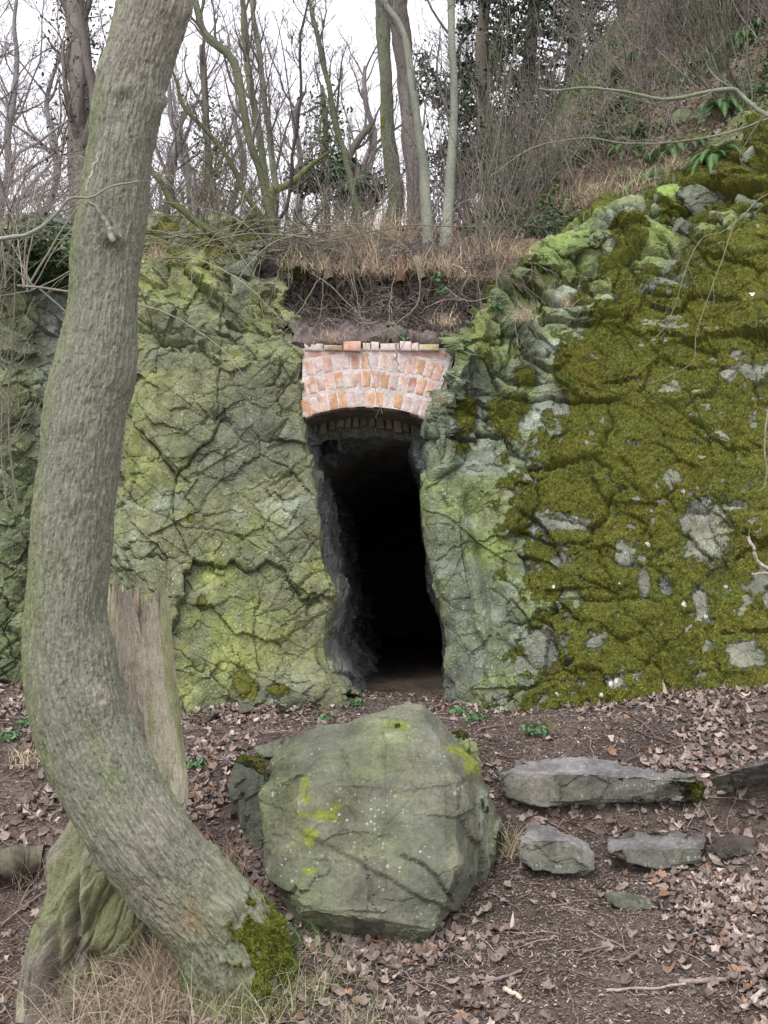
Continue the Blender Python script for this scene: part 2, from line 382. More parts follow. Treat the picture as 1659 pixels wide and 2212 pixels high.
GZ = TPS([(-9, -3, -.6), (9, -3, 0), (-6, 0, -.6), (6, 0, .1), (0, 0, -.1), (0, 2, -.05), (-3, 3.2, -.4), (-1.5, 3.4, -.35), (-.8, 3.4, -.08), (0, 3.4, .03), (1.5, 3.4, .1), (3, 3.4, .2),
          (-3, 4.2, .0), (-1.9, 4.2, -.1), (-1.4, 4.1, -.2), (-1.0, 4.15, -.08), (-.6, 4.05, .1), (0, 4.2, .2), (.8, 4.3, .27), (1.6, 4.3, .3), (3, 4.3, .45), (1.2, 4.55, .31), (.8, 4.5, .30), (1.6, 4.55, .36), (1.0, 4.95, .48), (1.5, 4.95, .49), 
          (-3, 5, .35), (-1.8, 5, .2), (-1.1, 5, .4), (-.6, 5, .52), (.5, 4.9, .46), (1.2, 4.85, .46), (1.8, 4.9, .55), (3, 5, .75), (-3, 5.8, .65), (-1.7, 5.8, .6),
          (-1, 5.7, .70), (0, 5.5, .76), (.6, 5.3, .73), (1.2, 5.3, .76), (2.2, 5.5, .92), (3.5, 6, 1.15), (-3, 6.8, .8), (-1.4, 7.1, .75), (0, 7.2, .78),
          (0, 8, .80), (0, 12, .85), (1.2, 6.9, .78), (2.2, 6.2, 1.02), (3.5, 7, 1.2), (-5, 7, .9), (5, 6, 1.3), (-7, 12, .9), (7, 12, 1.2), (7, 4, .9), (-6, 4, .1), (0, 18, .9)])
HZ = TPS([(0, 8.6, 4.5), (0, 9, 4.75), (-2, 9, 4.7), (-4, 9, 4.7), (0, 10, 5.35), (-2.5, 10, 5.3), (-5, 10, 5.5), (0, 11, 5.5), (0, 14, 5.5), (-4, 14, 5.6), (-8, 12, 5.8), (-3, 20, 5.6),
          (.8, 9.1, 4.8), (.9, 10, 5.35), (1.6, 9.3, 5.0), (1.38, 11, 5.9), (1.94, 13, 7.4), (2.65, 10, 6.1), (4.1, 11.5, 8.0), (1.9, 12, 6.9), (3.3, 8.9, 5.75), (5, 9, 7.2), (6, 12, 10),
          (3, 16, 10.), (6, 20, 15), (1, 16, 6.8), (0, 16, 5.7), (10, 12, 13), (10, 25, 20), (-10, 10, 5.8), (-12, 25, 5.5), (0, 30, 5), (2.15, 9.1, 5.2), (2.8, 9.1, 5.45), (3.9, 9.0, 6.3), (5, 30, 12)])
def gh(x, y):
    q = np.stack([np.asarray(x, float), np.asarray(y, float)], -1)
    return GZ(x, y)+.035*fbm(q*1.7, 4, 3)+.012*fbm(q*9, 3, 5)
def hh(x, y):
    q = np.stack([np.asarray(x, float), np.asarray(y, float)], -1)
    return HZ(x, y)+.12*fbm(q*1.3, 4, 13)+.03*fbm(q*7, 3, 15)
# ================================================================== SETTING
# ground
def lin(a, b, n): return np.linspace(a, b, n)
gx = np.concatenate([lin(-14, -3.2, 40)[:-1], lin(-3.2, 3.2, 420), lin(3.2, 14, 40)[1:]])
gy = np.concatenate([lin(-6, 3, 40)[:-1], lin(3, 8.6, 380), lin(8.6, 22, 60)[1:]])
X, Y = np.meshgrid(gx, gy); q = np.stack([X, Y], -1)
Z = gh(X, Y)
n1 = fbm(q*2.2, 4, 21)[..., None]
ppx, ppy = proj(np.stack([X, Y, Z], -1))
trod = np.exp(-((X-.05-(7-Y)*.10)/1.0)**2)          # trodden earth up to the tunnel
c = A(.105, .081, .068)*(1+.35*n1)+A(.02, .015, .015)*(1-trod[..., None])
gm = sm(.25, .6, fbm(q*1.1, 3, 33)-.2+.5*sm(-1.2, -2.2, X))*0
ground = mk('ground', np.stack([X, Y, Z], -1), gridF(len(gy), len(gx)), M_SOIL, col=c); tag(ground, kind='structure')
# hillside behind and above the rock
hx = np.concatenate([lin(-30, -5, 30)[:-1], lin(-5, 7, 300), lin(7, 30, 30)[1:]])
hy = np.concatenate([lin(9.35, 15, 200), lin(15, 45, 60)[1:]])
X, Y = np.meshgrid(hx, hy); Z = hh(X, Y); Z[0] -= .5; q = np.stack([X, Y], -1)
n1 = fbm(q*1.2, 4, 41)[..., None]; n2 = sm(-.1, .4, fbm(q*.9, 4, 45))[..., None]
c = A(.19, .14, .105)*(1+.4*n1)*(1-n2*.75)+A(.08, .12, .03)*n2*.75
hill = mk('hillside', np.stack([X, Y, Z], -1), gridF(len(hy), len(hx)), M_SOIL, col=c); tag(hill, kind='structure')

# ---- left rock
rows = [470, 520, 560, 620, 760, 900, 1050, 1180, 1290, 1400, 1500, 1600, 1720]
Yr = [10.4, 9.2, 8.7, 8.4, 8.12, 8.02, 7.98, 7.95, 7.85, 7.75, 7.65, 7.55, 7.45]
edge_l = lambda py: np.interp(py, [470, 560, 600, 660, 700, 750, 900, 960, 1050, 1180, 1290, 1340, 1400, 1500, 1600, 1720], [560, 585, 612, 628, 642, 652, 655, 664, 678, 700, 712, 722, 708, 735, 755, 760])
colsx = [-1500, -500, -150, 0, 110, 200, 290, 380, 470, 560]
dY = [.4, .5, .55, .55, .75, .35, -.15, -.2, -.1, .0]
shift = lambda px, py: px+0*py
Cn = []
for py, Yv in zip(rows, Yr):
    r = [P(px, py+(18 if px < 0 else 0), Yv+d) for px, d in zip(colsx, dY)]
    e = edge_l(py); r.append(P(e-28, py, Yv+.03)); pe = P(e, py, Yv+.07); r.append(pe)
    inw = float(np.interp(py, [560, 900, 1000, 1200, 1300, 1400, 1480, 1700], [0, .05, .07, .07, .08, .10, .13, .18]))
    if py < 760:
        for dy, dx in ((.3, -.05), (.8, -.15), (1.6, -.3), (3, -.4), (6, -.4), (11, -.3)): r.append(pe+A(dx, dy, dy*.25 if dy < 2 else .5))
    else:
        for dy, dx in ((.3, .25), (.8, .75), (1.6, 1.1), (3, 1.25), (6, 1.6), (11, 2.6)): r.append(pe+A(dx*inw, dy, 0))
    Cn.append(r)
SPC = .0095
B, UV = net(Cn, SPC, lambda i: (.2 if i < 2 else .03 if i == 2 else SPC if i < 14 else .04), 11)
Nn = gnorm(B, A(0, -1, .2)); px_, py_ = proj(B)
def edge_noise(p, s, sd): return fbm(p*s, 4, sd)
up_ = sm(840, 640, py_)                      # blocky upper part
UR = UV@np.array([[.8, -.6], [.6, .8]]); UQ = UV@np.array([[.9, .43], [-.43, .9]])
h1, e1, id1 = chunks(UV, A(.62, .95), 101, .040, .7, .038, .009, warp=.14, thin=0)
h2, e2, id2 = chunks(UR, A(.34, .22), 103, .042, 1.1, .05, .010, warp=.12, thin=.1)
h3, e3, id3 = chunks(UQ, A(.24, .16), 107, .013, 1.2, .03, .008, warp=.12)
f1 = facets(UR, A(.9, .6), 111, .8, .14, 1, .05); f2 = facets(UQ, A(.40, .26), 112, .9, .12, -1, .05); f3 = facets(UR, A(.20, .12), 113, .9, .14, 1, .05); f4 = facets(UQ, A(.08, .055), 114, .9, .15, -1, .05)
low = sm(.0, .5, fbm(UV*1.1, 3, 55)+.35*up_+.5*sm(1380, 1500, py_)+.35*sm(330, 230, px_))   # where it is broken
jam = sm(.0, .3, B[..., 1]-np.interp(py_, rows, Yr)-.12)
brk = np.clip(.30+up_+.6*low*(1-up_)+jam*1.1, 0, 1.5)
disp = (h1*.9+h2*brk+h3*(.5+.6*low)+.06*f1+f2*.050*(.3+brk)+f3*.032*(.35+brk)+f4*.014*(.45+brk))*(1-.35*jam)+.002*fbm(UV*12, 3, 62)
# diagonal ledge and overhang low beside the opening
ridge_ = np.exp(-((py_-1305-(px_-650)*(-.25))/32)**2)*sm(590, 660, px_)*sm(760, 715, px_)
dent = np.exp(-((py_-1400)/48)**2)*sm(560, 640, px_)*(1-jam*.6)
disp = disp*(1-.45*sm(70, 10, np.abs(px_-edge_l(py_)))*(1-up_))+.05*ridge_-.12*dent*sm(770, 720, px_)
# hollow under the ledge in the top block
disp = disp-.07*np.exp(-((py_-(735+.18*(px_-330)))/12)**2)*sm(290, 330, px_)*sm(600, 480, px_)
V = B+Nn*disp[..., None]
q3 = B
na = fbm(q3*1.6, 4, 71); nb = fbm(q3*5, 4, 72); nc = fbm(q3*1.0+9, 3, 73)
yel = sm(-.1, .8, na+.35*nb+.25*up_+.45*np.exp(-((px_-260)/60)**2))[..., None]
gry = .6*sm(.15, .8, nc+.4*nb)[..., None]
c = A(.185, .195, .108)*(1-yel)+A(.235, .265, .088)*yel
c = c*(1-.55*gry)+A(.145, .165, .130)*.55*gry
bl = sm(.45, .85, fbm(q3*3+5, 3, 75))[..., None]*.4; c = c*(1-bl)+A(.30, .34, .29)*bl
c = c*(1+.3*(hf(id3, 3)-.5)[..., None]+.22*(hf(id2, 4)-.5)[..., None])*(1+.25*np.clip((f3+f2)*.7, -1, 1))[..., None]**1
wr = (sm(.25, .9, fbm(q3*9, 4, 78))*sm(-.1, .5, f2))[..., None]*.45; c = c*(1-wr)+A(.27, .31, .22)*wr
jj = np.clip(jam*1.0, 0, 1)[..., None]; c = c*(1-jj)+A(.17, .18, .17)*jj
far = sm(140, 40, px_)[..., None]; c = c*(1-far)+(A(.15, .175, .085)*(1+.5*nb[..., None]))*far
c = c*(1-.35*sm(1450, 1560, py_)[..., None])+A(.10, .085, .07)*.35*sm(1450, 1560, py_)[..., None]
moss = .5*sm(.35, .8, fbm(q3*4, 4, 77))*(.2+.8*sm(.3, .9, Nn[..., 2]))+.75*sm(620, 545, py_)*sm(-.3, .5, nb)+.62*sm(180, 60, px_)*sm(-.4, .3, na)*sm(1250, 700, py_)
for (mx, my, mw, mh) in ((520, 1478, 22, 30), (435, 1300, 12, 18), (540, 1500, 14, 20), (410, 1120, 9, 12), (600, 1490, 30, 14)):
    moss = moss+1.1*np.exp(-((px_-mx)/mw)**2-((py_-my)/mh)**2)
moss = np.clip(moss*(1-jam), 0, 1)
rock_l = mk('rock_face', V, gridF(*B.shape[:2]), M_ROCK, col=np.concatenate([c, moss[..., None]], -1), smooth=False); tag(rock_l, kind='structure')
rock_l['label'] = 'grey green bare cracked rock face left of the tunnel mouth'

# ---- right rock
edge_r = lambda py: np.interp(py, [500, 700, 740, 800, 860, 930, 1000, 1050, 1170, 1300, 1400, 1530, 1650, 1720], [1015, 995, 990, 974, 948, 930, 934, 921, 930, 950, 970, 964, 958, 955])
cx = [1000, 1060, 1120, 1200, 1350, 1500, 1659, 1900, 2400, 3400]
rim = [708, 645, 585, 520, 440, 385, 275, 150, 0, -300]
Yb = [7.62, 7.42, 7.22, 7.0, 6.62, 6.27, 5.92, 5.6, 5.2, 4.6]; Yt = [8.2, 8.4, 8.6, 8.75, 8.85, 8.9, 8.7, 8.6, 8.4, 8.0]
Cn = []
for t in (0, .09, .2, .33, .46, .58, .66, .72, .77, .82, .88, .94, 1., 1.08, 1.16):
    r = []; py0 = 1700+(735-1700)*min(t, 1); e = edge_r(py0); Ye = 7.85+(8.04-7.85)*min(t, 1)
    pe = P(e, py0, Ye)
    pe1 = pe
    if t > 1: pe1 = pe+A(0, (t-1)*9, (t-1)*2)
    for dy in (11, 6, 3, 1.6, .8, .3):
        inn = float(np.interp(py0, [735, 900, 945, 985, 1040, 1150, 1700], [.05, .17, .17, .08, -.02, -.06, -.08]))*min(1, dy/.8)
        r.append(pe1+A(-inn if dy < 3 else -inn+.14*(dy-2), dy, 0))
    r.append(pe1); r.append(P(e+22, py0, Ye-.12)+(pe1-pe))
    for x_, rm, yb, yt in zip(cx, rim, Yb, Yt):
        tt = min(t, 1); py = 1700+(rm-1700)*tt; Yv = yb+(yt-yb)*tt**1.25
        p = P(max(x_, e+40) if x_ < 1010 else x_, py, Yv)
        if t > 1: p = p+A(0, (t-1)*9, (t-1)*3)
        r.append(p)
    Cn.append(r)
B, UV = net(Cn, SPC, lambda i: (.04 if i < 4 else SPC if i < 14 else .03 if i == 14 else .15), 6)
Nn = gnorm(B, A(-.2, -1, .2)); px_, py_ = proj(B)
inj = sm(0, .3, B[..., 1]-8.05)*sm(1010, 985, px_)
rimd = py_-np.interp(px_, cx, rim)                 # pixels below the rim
bnd = np.interp(py_, [550, 640, 760, 850, 950, 1050, 1150, 1250, 1330, 1400, 1470, 1560], [1240, 1190, 1185, 1200, 1075, 1080, 1105, 1150, 1170, 1115, 1110, 1095])
q3 = B; na = fbm(q3*1.5, 4, 81); nb = fbm(q3*5, 4, 82); nc = fbm(q3*2.5, 4, 84)
nd = fbm(q3*13, 4, 87); mossm = sm(-60, 70, px_-bnd+70*nb+40*nc+50*nd)
holes = sm(.42, .80, .5*fbm(q3*1.7, 3, 85)+.45*fbm(q3*8, 4, 86)+.35*nd+.30*sm(850, 1300, py_))*.95
holes = np.maximum(holes, .7*sm(.60, .80, fbm(q3*12+3, 3, 88)))
for x_, y_, w_, h_ in ((1530, 1160, 62, 66), (1218, 1130, 62, 22), (1348, 1197, 28, 34), (1209, 1211, 20, 14), (1391, 1259, 14, 30), (1434, 1264, 14, 20), (1170, 1398, 34, 40), (1453, 1038, 24, 22), (1453, 847, 22, 22), (1592, 1105, 44, 10), (1511, 1302, 15, 34),
        (1616, 1417, 38, 34), (1170, 827, 28, 34), (1209, 870, 18, 22), (1630, 799, 30, 26), (1573, 808, 18, 12), (1400, 700, 22, 14), (1310, 640, 26, 12), (1460, 610, 40, 14), (1290, 1390, 20, 14), (1240, 1290, 22, 16), (1330, 1480, 26, 16)):
    holes = np.maximum(holes, 1.25*np.exp(-((px_-x_)/w_)**2-((py_-y_)/h_)**2)+(.35*nd+.25*nb)*np.exp(-((px_-x_)/w_/1.5)**2-((py_-y_)/h_/1.5)**2))
holes = np.clip(holes, 0, 1)
top_ = sm(270, 60, rimd+90*nc)*1.15                       # blocks near the rim are balder
mossv = np.clip(mossm*(1-holes)-top_*sm(-.35, .35, na+.5*nb+.1), 0, 1)
for (mx, my, mw, mh) in ((1010, 895, 26, 40), (1090, 900, 40, 45), (1120, 870, 30, 28), (1135, 815, 22, 22), (1000, 965, 18, 16)):
    mossv = np.maximum(mossv, 1.25*np.exp(-((px_-mx)/mw)**2-((py_-my)/mh)**2)*(1+.5*nb))
mossv = np.clip(mossv*(1-inj), 0, 1)
UR = UV@np.array([[.8, .6], [-.6, .8]]); UQ = UV@np.array([[.9, -.43], [.43, .9]])
h1, e1, id1 = chunks(UV, A(.75, .62), 201, .05, .8, .07, .013, warp=.16, thin=.2)
h2, e2, id2 = chunks(UR, A(.32, .24), 203, .042, 1.1, .055, .012, warp=.14, thin=.1)
h5, e5, _ = chunks(UV, A(.40, .30), 209, .05, .9, .07, .02, warp=.3, ridge=.04, thin=.5)
f1 = facets(UR, A(.8, .6), 211, .8, .15, 1, .05); f2 = facets(UV, A(.3, .36), 212, .9, .15, -1, .05); f3 = facets(UQ, A(.16, .13), 213, .9, .15, 1, .05); f4 = facets(UV, A(.07, .06), 214, .9, .15, -1, .05)
bare = 1-mossv
pil = sm(1120, 1040, px_)*sm(860, 1000, py_)       # smooth pillar beside the opening
crs = 1000+(py_-1080)*.22+8*vn(np.stack([py_*.02, 0*py_], -1), 6)
disp = h1*.8*(1-.75*pil)+h2*(.5+.3*bare)*(1-.85*pil)-.07*sm(-5, 5, px_-crs)*sm(1040, 1120, py_)*pil+.05*np.exp(-((px_-crs+16)/12)**2)*sm(1040, 1120, py_)*pil+h5*sm(380, 60, rimd+80*na)*1.5+.08*f1+.05*f2*(1-.3*pil)+.025*f3*(1-.3*pil)+.010*f4+.004*fbm(UV*12, 3, 92)
mossb = mossv*(.026*fbm(q3*9, 4, 95)+.016*fbm(q3*30, 4, 96)+.015)
disp = disp+mossb+mossv*.05*facets(UV, A(.42, .34), 216, .7, .5, 1)*sm(1300, 800, py_)
V = B+Nn*disp[..., None]
yel = sm(.0, .8, nc+.25+.6*sm(900, 650, py_)+.5*sm(260, 60, rimd))[..., None]
c = A(.160, .185, .115)*(1-yel)+A(.205, .25, .08)*yel
gr = sm(.0, .6, fbm(q3*1.8, 3, 98))[..., None]*.5; c = c*(1-gr)+A(.17, .185, .165)*gr
wl = sm(.15, .65, fbm(q3*6, 4, 99))[..., None]*(.25+.45*np.exp(-((px_-bnd)/70)**2)[..., None]); c = c*(1-wl)+A(.36, .40, .35)*wl
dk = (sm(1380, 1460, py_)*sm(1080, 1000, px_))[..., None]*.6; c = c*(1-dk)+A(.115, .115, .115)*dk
hol = (mossm*holes*sm(500, 700, py_))[..., None]*.6; c = c*(1-hol)+A(.22, .205, .18)*hol
c = c*(1+.3*(hf(id2, 3)-.5)[..., None]+.25*np.clip((f3+f2)*.7, -1, 1)[..., None])
for x_, y_ in ((1198, 1269), (1205, 1304), (1343, 1267), (1632, 652), (1479, 1067), (1323, 1479), (1300, 1501), (1563, 1263), (1479, 1307), (1525, 1331), (1336, 1474), (1206, 1500), (1398, 1172)):
    wq = (np.exp(-((px_-x_)/5)**2-((py_-y_)/6)**2) > .45+.3*nd)[..., None]; c = np.where(wq, A(.75, .76, .74), c); mossv = np.where(wq[..., 0], 0, mossv)
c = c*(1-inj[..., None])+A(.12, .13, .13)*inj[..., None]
V_R = V; N_R = Nn
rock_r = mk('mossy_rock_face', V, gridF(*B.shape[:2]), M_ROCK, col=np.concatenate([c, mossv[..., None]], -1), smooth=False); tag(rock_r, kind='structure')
rock_r['label'] = 'rock face thick with olive moss right of the tunnel mouth'

# ---- tunnel vault and end
ang = lin(-.15, math.pi+.15, 60); ty = lin(8.72, 20, 90)
Tg = np.stack([np.stack([.02+.05*(y-8.7)+.82*np.cos(ang)*(-1), y+0*ang, 2.30+.70*np.sin(ang)], -1) for y in ty])
Tn = gnorm(Tg, A(0, 0, 0)+A(0, 0, -1)); hT, _, _ = chunks(np.stack([Tg[..., 0]*1.5+Tg[..., 2], Tg[..., 1]], -1), A(.3, .4), 301, .04, 1, .02, .015)
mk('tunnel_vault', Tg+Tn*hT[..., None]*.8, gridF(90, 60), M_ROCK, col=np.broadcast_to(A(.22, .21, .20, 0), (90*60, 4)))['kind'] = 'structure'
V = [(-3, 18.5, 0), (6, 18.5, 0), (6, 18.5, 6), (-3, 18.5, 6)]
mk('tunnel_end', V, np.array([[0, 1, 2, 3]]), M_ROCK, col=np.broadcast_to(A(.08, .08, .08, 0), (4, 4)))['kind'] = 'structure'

# ---- eroded bank of earth over the arch
rw = [(752, 8.36), (738, 8.22), (724, 8.36), (695, 8.62), (655, 8.85), (620, 8.95), (590, 8.9), (568, 8.85), (548, 9.0), (530, 9.45), (520, 10.2)]
Cn = [[P(px, py+(6*math.sin(px*.02)+(10*math.sin(px*.031+1)+7*math.sin(px*.083) if py < 640 else 0)), Y+.15*abs((px-810)/200)**2*-1) for px in (np.array([-290, -230, -170, -110, -50, 10, 70, 130, 190, 250])*(.62 if py > 700 else .78 if py > 630 else .85)+810)] for py, Y in rw]
B, UV = net(Cn, .013, .013); Nn = gnorm(B, A(0, -1, 0))
px_, py_ = proj(B)
disp = .09*fbm(B*2.6, 4, 401)+.05*fbm(B*9*A(1, 1, .4), 4, 402)+.015*fbm(B*30, 3, 403)-.16*np.exp(-((px_-900)/60)**2-((py_-695)/16)**2)
n1 = fbm(B*4, 4, 404)[..., None]
c = A(.10, .08, .074)*(1+.4*n1); lg = (sm(705, 725, py_)*.9)[..., None]; c = c*(1-lg)+A(.17, .14, .13)*lg
mk('earth_bank', B+Nn*disp[..., None], gridF(*B.shape[:2]), M_SOIL, col=c)['kind'] = 'structure'
BANK = (B+Nn*disp[..., None]); BANKpx = (px_, py_)
#@@THINGS
# ================================================================== THINGS
def hit(px, py, f, y0, y1, n=1500):
    Yv = lin(y0, y1, n); p = P(px, py, Yv); below = p[:, 2] < f(p[:, 0], p[:, 1])
    i = int(np.argmax(below)) if below.any() else n-1
    return p[i]
def onhill(px, py): return hit(px, py, hh, 8.8, 40)
def onground(px, py): return hit(px, py, gh, 2.5, 9)
# ---------------- tubes with bark detail
def trunk_mesh(pts, n, m, furrow, cell, seed, lobes=0, low=.02, cap=False, stretch=.25):
    """pts rows (x,y,z,r)"""
    d = resample(pts, n); c3 = d[:, :3]; r = d[:, 3]; T = nrm(np.gradient(c3, axis=0))
    n1 = nrm(np.cross(T, A(0, 1, 0.01))); n2 = np.cross(T, n1)
    s = np.concatenate([[0], np.cumsum(np.linalg.norm(np.diff(c3, axis=0), axis=1))])
    th = np.arange(m)/m*2*np.pi; TH, SS = np.meshgrid(th, s); rm = r.mean()
    q = np.stack([np.cos(TH)*r[:, None], np.sin(TH)*r[:, None], SS], -1)
    return d, c3, r, n1, n2, TH, SS, q
def ring(c3, n1, n2, TH, RR):
    return c3[:, None]+RR[..., None]*(np.cos(TH)[..., None]*n1[:, None]+np.sin(TH)[..., None]*n2[:, None])
# ---------------- the leaning, curved tree
YT = 3.9; cl = [(337, 0, 155), (301, 125, 160), (281, 200, 160), (261, 325, 151), (245, 450, 151), (229, 550, 154), (222, 641, 156), (206, 791, 168), (188, 866, 172), (176, 966, 175), (162, 1086, 176),
      (150, 1212, 175), (143, 1312, 180), (146, 1412, 190), (160, 1500, 196), (190, 1600, 200), (240, 1700, 205), (302, 1800, 208), (372, 1890, 205), (440, 1965, 212), (488, 2030, 222), (512, 2085, 228), (520, 2140, 232), (524, 2230, 240)][::-1]
pts = [np.r_[P(a, b, YT+.10*(b > 1800)*(b-1800)/300), c/2/FPX*YT] for a, b, c in cl]
top = pts[-1]; pts += [top+A(.11, .05, .5, -.01), top+A(.25, .15, 1.2, -.02), top+A(.3, .3, 2.2, -.05), top+A(.2, .5, 3.4, -.10)]
d, c3, r, n1, n2, TH, SS, q = trunk_mesh(pts, 1500, 340, 0, 0, 1)
base = A(pts[1][0], pts[1][1], gh(pts[1][0], pts[1][1]))
qs = q*A(1, 1, .13)
h1, e1, _ = chunks(qs, .020, 501, .0022, .6, .0085, .0030, warp=.22, wf=1.2, thin=.45)
h2, e2, _ = chunks(qs*A(1, 1, 3.2), .012, 503, .0020, .6, .0050, .0020, warp=.4, thin=.2)
lowf = fbm(q*3.2, 3, 505)
strg = .6+.5*sm(1.6, .3, SS)
RR = r[:, None]+(h1*strg+h2)+.010*lowf+.012*fbm(q*A(1, 1, .4)*9, 3, 506)*(.4+sm(1.3, .2, SS))
RR = RR+.015*fbm(np.stack([np.cos(TH)*1.3, np.sin(TH)*1.3, SS*1.5], -1), 3, 509)*sm(.8, .1, SS)
V0 = ring(c3, n1, n2, TH, r[:, None]+0*TH); tx, ty_ = proj(V0); front = V0[..., 1] < c3[:, None, 1]
def spot(x, y, w_, h_): return np.exp(-((tx-x)/w_)**2-((ty_-y)/h_)**2)*front
RR = RR+.018*spot(262, 195, 18, 14)+.025*spot(240, 512, 20, 16)+.012*spot(213, 1508, 26, 30)-.014*spot(215, 1512, 8, 9)+.03*spot(495, 1965, 26, 30)+.02*spot(350, 225, 22, 26)+.018*spot(400, 25, 22, 30)
V = ring(c3, n1, n2, TH, RR)
side = sm(.25, 1, -(V0-c3[:, None])[..., 0]/r[:, None])       # left flank
na = fbm(q*A(3, 3, 1.2), 4, 511); nb = fbm(q*12, 4, 512)
g = np.clip(side*.9+.55*sm(0, .7, na)+.2*nb, 0, 1)[..., None]
c = A(.222, .224, .172)*(1-g)+A(.18, .215, .095)*g
pk = sm(.1, .7, fbm(q*A(2, 2, .9)+4, 3, 515))[..., None]*.5; c = c*(1-pk)+A(.31, .28, .245)*pk
fur = np.exp(-(e1/.003)**2)[..., None]*.5; c = c*(1-fur)+A(.13, .125, .095)*fur
og = np.clip(spot(415, 1985, 45, 50)*sm(-.2, .6, nb), 0, 1)[..., None]*.45; c = c*(1-og)+A(.27, .16, .09)*og
ey = np.clip(spot(215, 1508, 15, 17), 0, 1)[..., None]; c = c*(1-ey)+A(.38, .33, .27)*ey
gb = (spot(270, 195, 14, 10)+spot(240, 520, 22, 14))[..., None]*.6; c = c*(1-gb)+A(.06, .08, .03)*gb
ms = sm(600, 650, (tx+ty_*.0)*1.0+ (ty_-2000)*.35+55*na+70)*0
ms = sm(1.15, .55, np.sqrt(((tx-595)/115)**2+((ty_-2030)/120)**2)+.55*nb+.25*na)*1.2
ms = np.clip(ms+.35*sm(0, .5, na)*sm(1740, 1850, ty_)*sm(.3, .9, nrm(V0-c3[:, None])[..., 2]), 0, 1)
RR2 = RR+ms*(.016+.012*fbm(q*60, 3, 517)+.022*fbm(q*18, 3, 518)); V = ring(c3, n1, n2, TH, RR2)
TRMOSS = (V.reshape(-1, 3), ms.ravel(), (V0-c3[:, None]).reshape(-1, 3))
t = empty('curved_tree', base, 'thick bare tree with a curved leaning trunk and mossy foot, in front of the rock', 'tree')
mk('trunk', V, gridF(*TH.shape, True), M_BARK, t, base, np.concatenate([c, ms[..., None]], -1), uv=np.stack([TH*.17, SS], -1))
b = Bag(); PT = d[-260:, :3][::26][None]; Rr = d[-260:, 3][::26][None]
Q, Rq = spawn(PT, Rr, 9, .9, 1.6, .9, R_, 8, .45, .2, .95, up=.2)
Q2, Rq2 = spawn(Q, Rq, 7, .3, .7, .8, R_, 6, .5, up=.1); Q3, Rq3 = spawn(Q2, Rq2, 5, .3, .7, .8, R_, 5, .5)
keep = lambda Q, Rq: (lambda k: (Q[k], Rq[k]))(proj(Q.reshape(-1, 3))[1].reshape(Q.shape[:2]).max(1) < -20)
for a_, b_ in (keep(Q, Rq), keep(Q2, Rq2), keep(Q3, Rq3)):
    if len(a_): b.add(*tubes(a_, b_, 6, np.broadcast_to(A(.17, .17, .13), (len(a_), 3))))
b.obj('crown', M_TWIG, t, base)
def twig(name, pp, Y, r0, r1, col, parent=None, base=None, n=40, sides=7, mat=None, label=None, cat=None, group=None, sub=0, seed=0, wig=.006):
    """a single stick through picture points (px, py[, Y])"""
    pw = np.array([P(p[0], p[1], p[2] if len(p) > 2 else Y) for p in pp]); dd = resample(pw, n)
    rr = np.random.default_rng(seed+int(abs(pp[0][0]))+1)
    dd = dd+wig*np.stack([fbm(np.stack([lin(0, 8, n), lin(0, 3, n)], -1), 3, seed+k+3) for k in range(3)], -1)
    rad_ = (r0+(r1-r0)*lin(0, 1, n))*(1+.08*rr.normal(size=n)); b = Bag(); b.add(*tubes(dd[None], rad_[None], sides, A(*col)[None, :] if np.ndim(col) == 1 else col))
    if sub:
        Q, Rq = spawn(dd[None], rad_[None], sub, .12, .4, .7, rr, 7, .5, .15, 1, up=.05, wob=.15, rmin=.0012); b.add(*tubes(Q, Rq, 4, np.broadcast_to(A(*col), (len(Q), 3))))
        Q2, Rq2 = spawn(Q, Rq, 3, .2, .6, .7, rr, 5, .6, .2, 1, rmin=.001); b.add(*tubes(Q2, Rq2, 3, np.broadcast_to(A(*col)*.9, (len(Q2), 3))))
    if parent is None: base = dd[0]
    o = b.obj(name, mat or M_TWIG, parent, base)
    if parent is None: tag(o, label, cat, group)
    return o
def Tup(*a): return a
twig('snag', [(243, 520), (232, 485), (213, 455), (197, 438), (191, 425)], 3.70, .012, .006, (.27, .25, .22), t, base)
twig('snag', [(262, 514), (245, 480), (228, 440), (218, 402)], 3.68, .005, .003, (.20, .17, .15), t, base)
twig('snag', [(186, 415), (190, 390), (203, 360), (215, 325)], 3.70, .006, .003, (.36, .32, .27), t, base)
twig('broken_branch', [(-60, 528), (0, 515), (60, 505), (110, 470), (150, 432), (190, 428), (225, 410), (265, 396), (302, 390)], 3.66, .009, .003, (.25, .25, .20), t, base, sub=5)

# ---------------- the old stump behind it
YS = 4.42; cl = [(298, 1292, 122), (302, 1330, 126), (306, 1420, 134), (312, 1520, 142), (316, 1640, 158), (300, 1740, 190), (255, 1850, 218), (205, 1960, 222), (162, 2060, 205), (145, 2140, 190), (135, 2260, 190)][::-1]
pts = [np.r_[P(a, b_, YS-.06*(b_ > 1700)), c_/2/FPX*YS] for a, b_, c_ in cl]
d, c3, r, n1, n2, TH, SS, q = trunk_mesh(pts, 620, 360, 0, 0, 2)
u = SS/SS.max(); tw = TH+.9*(1-u)**2
flt = np.abs(np.sin(2.5*tw+.6+.5*fbm(q*2.2, 2, 600)))**.6-.6
qs = q*A(1, 1, .12); h1, e1, _ = chunks(qs, .060, 601, .005, .7, .018, .004, warp=.3, thin=.1); h2, e2, _ = chunks(qs, .013, 602, .0015, .7, .004, .002, warp=.3)
rgt = sm(.3, .8, np.cos(tw-.6))
lowp = sm(.62, .25, u)
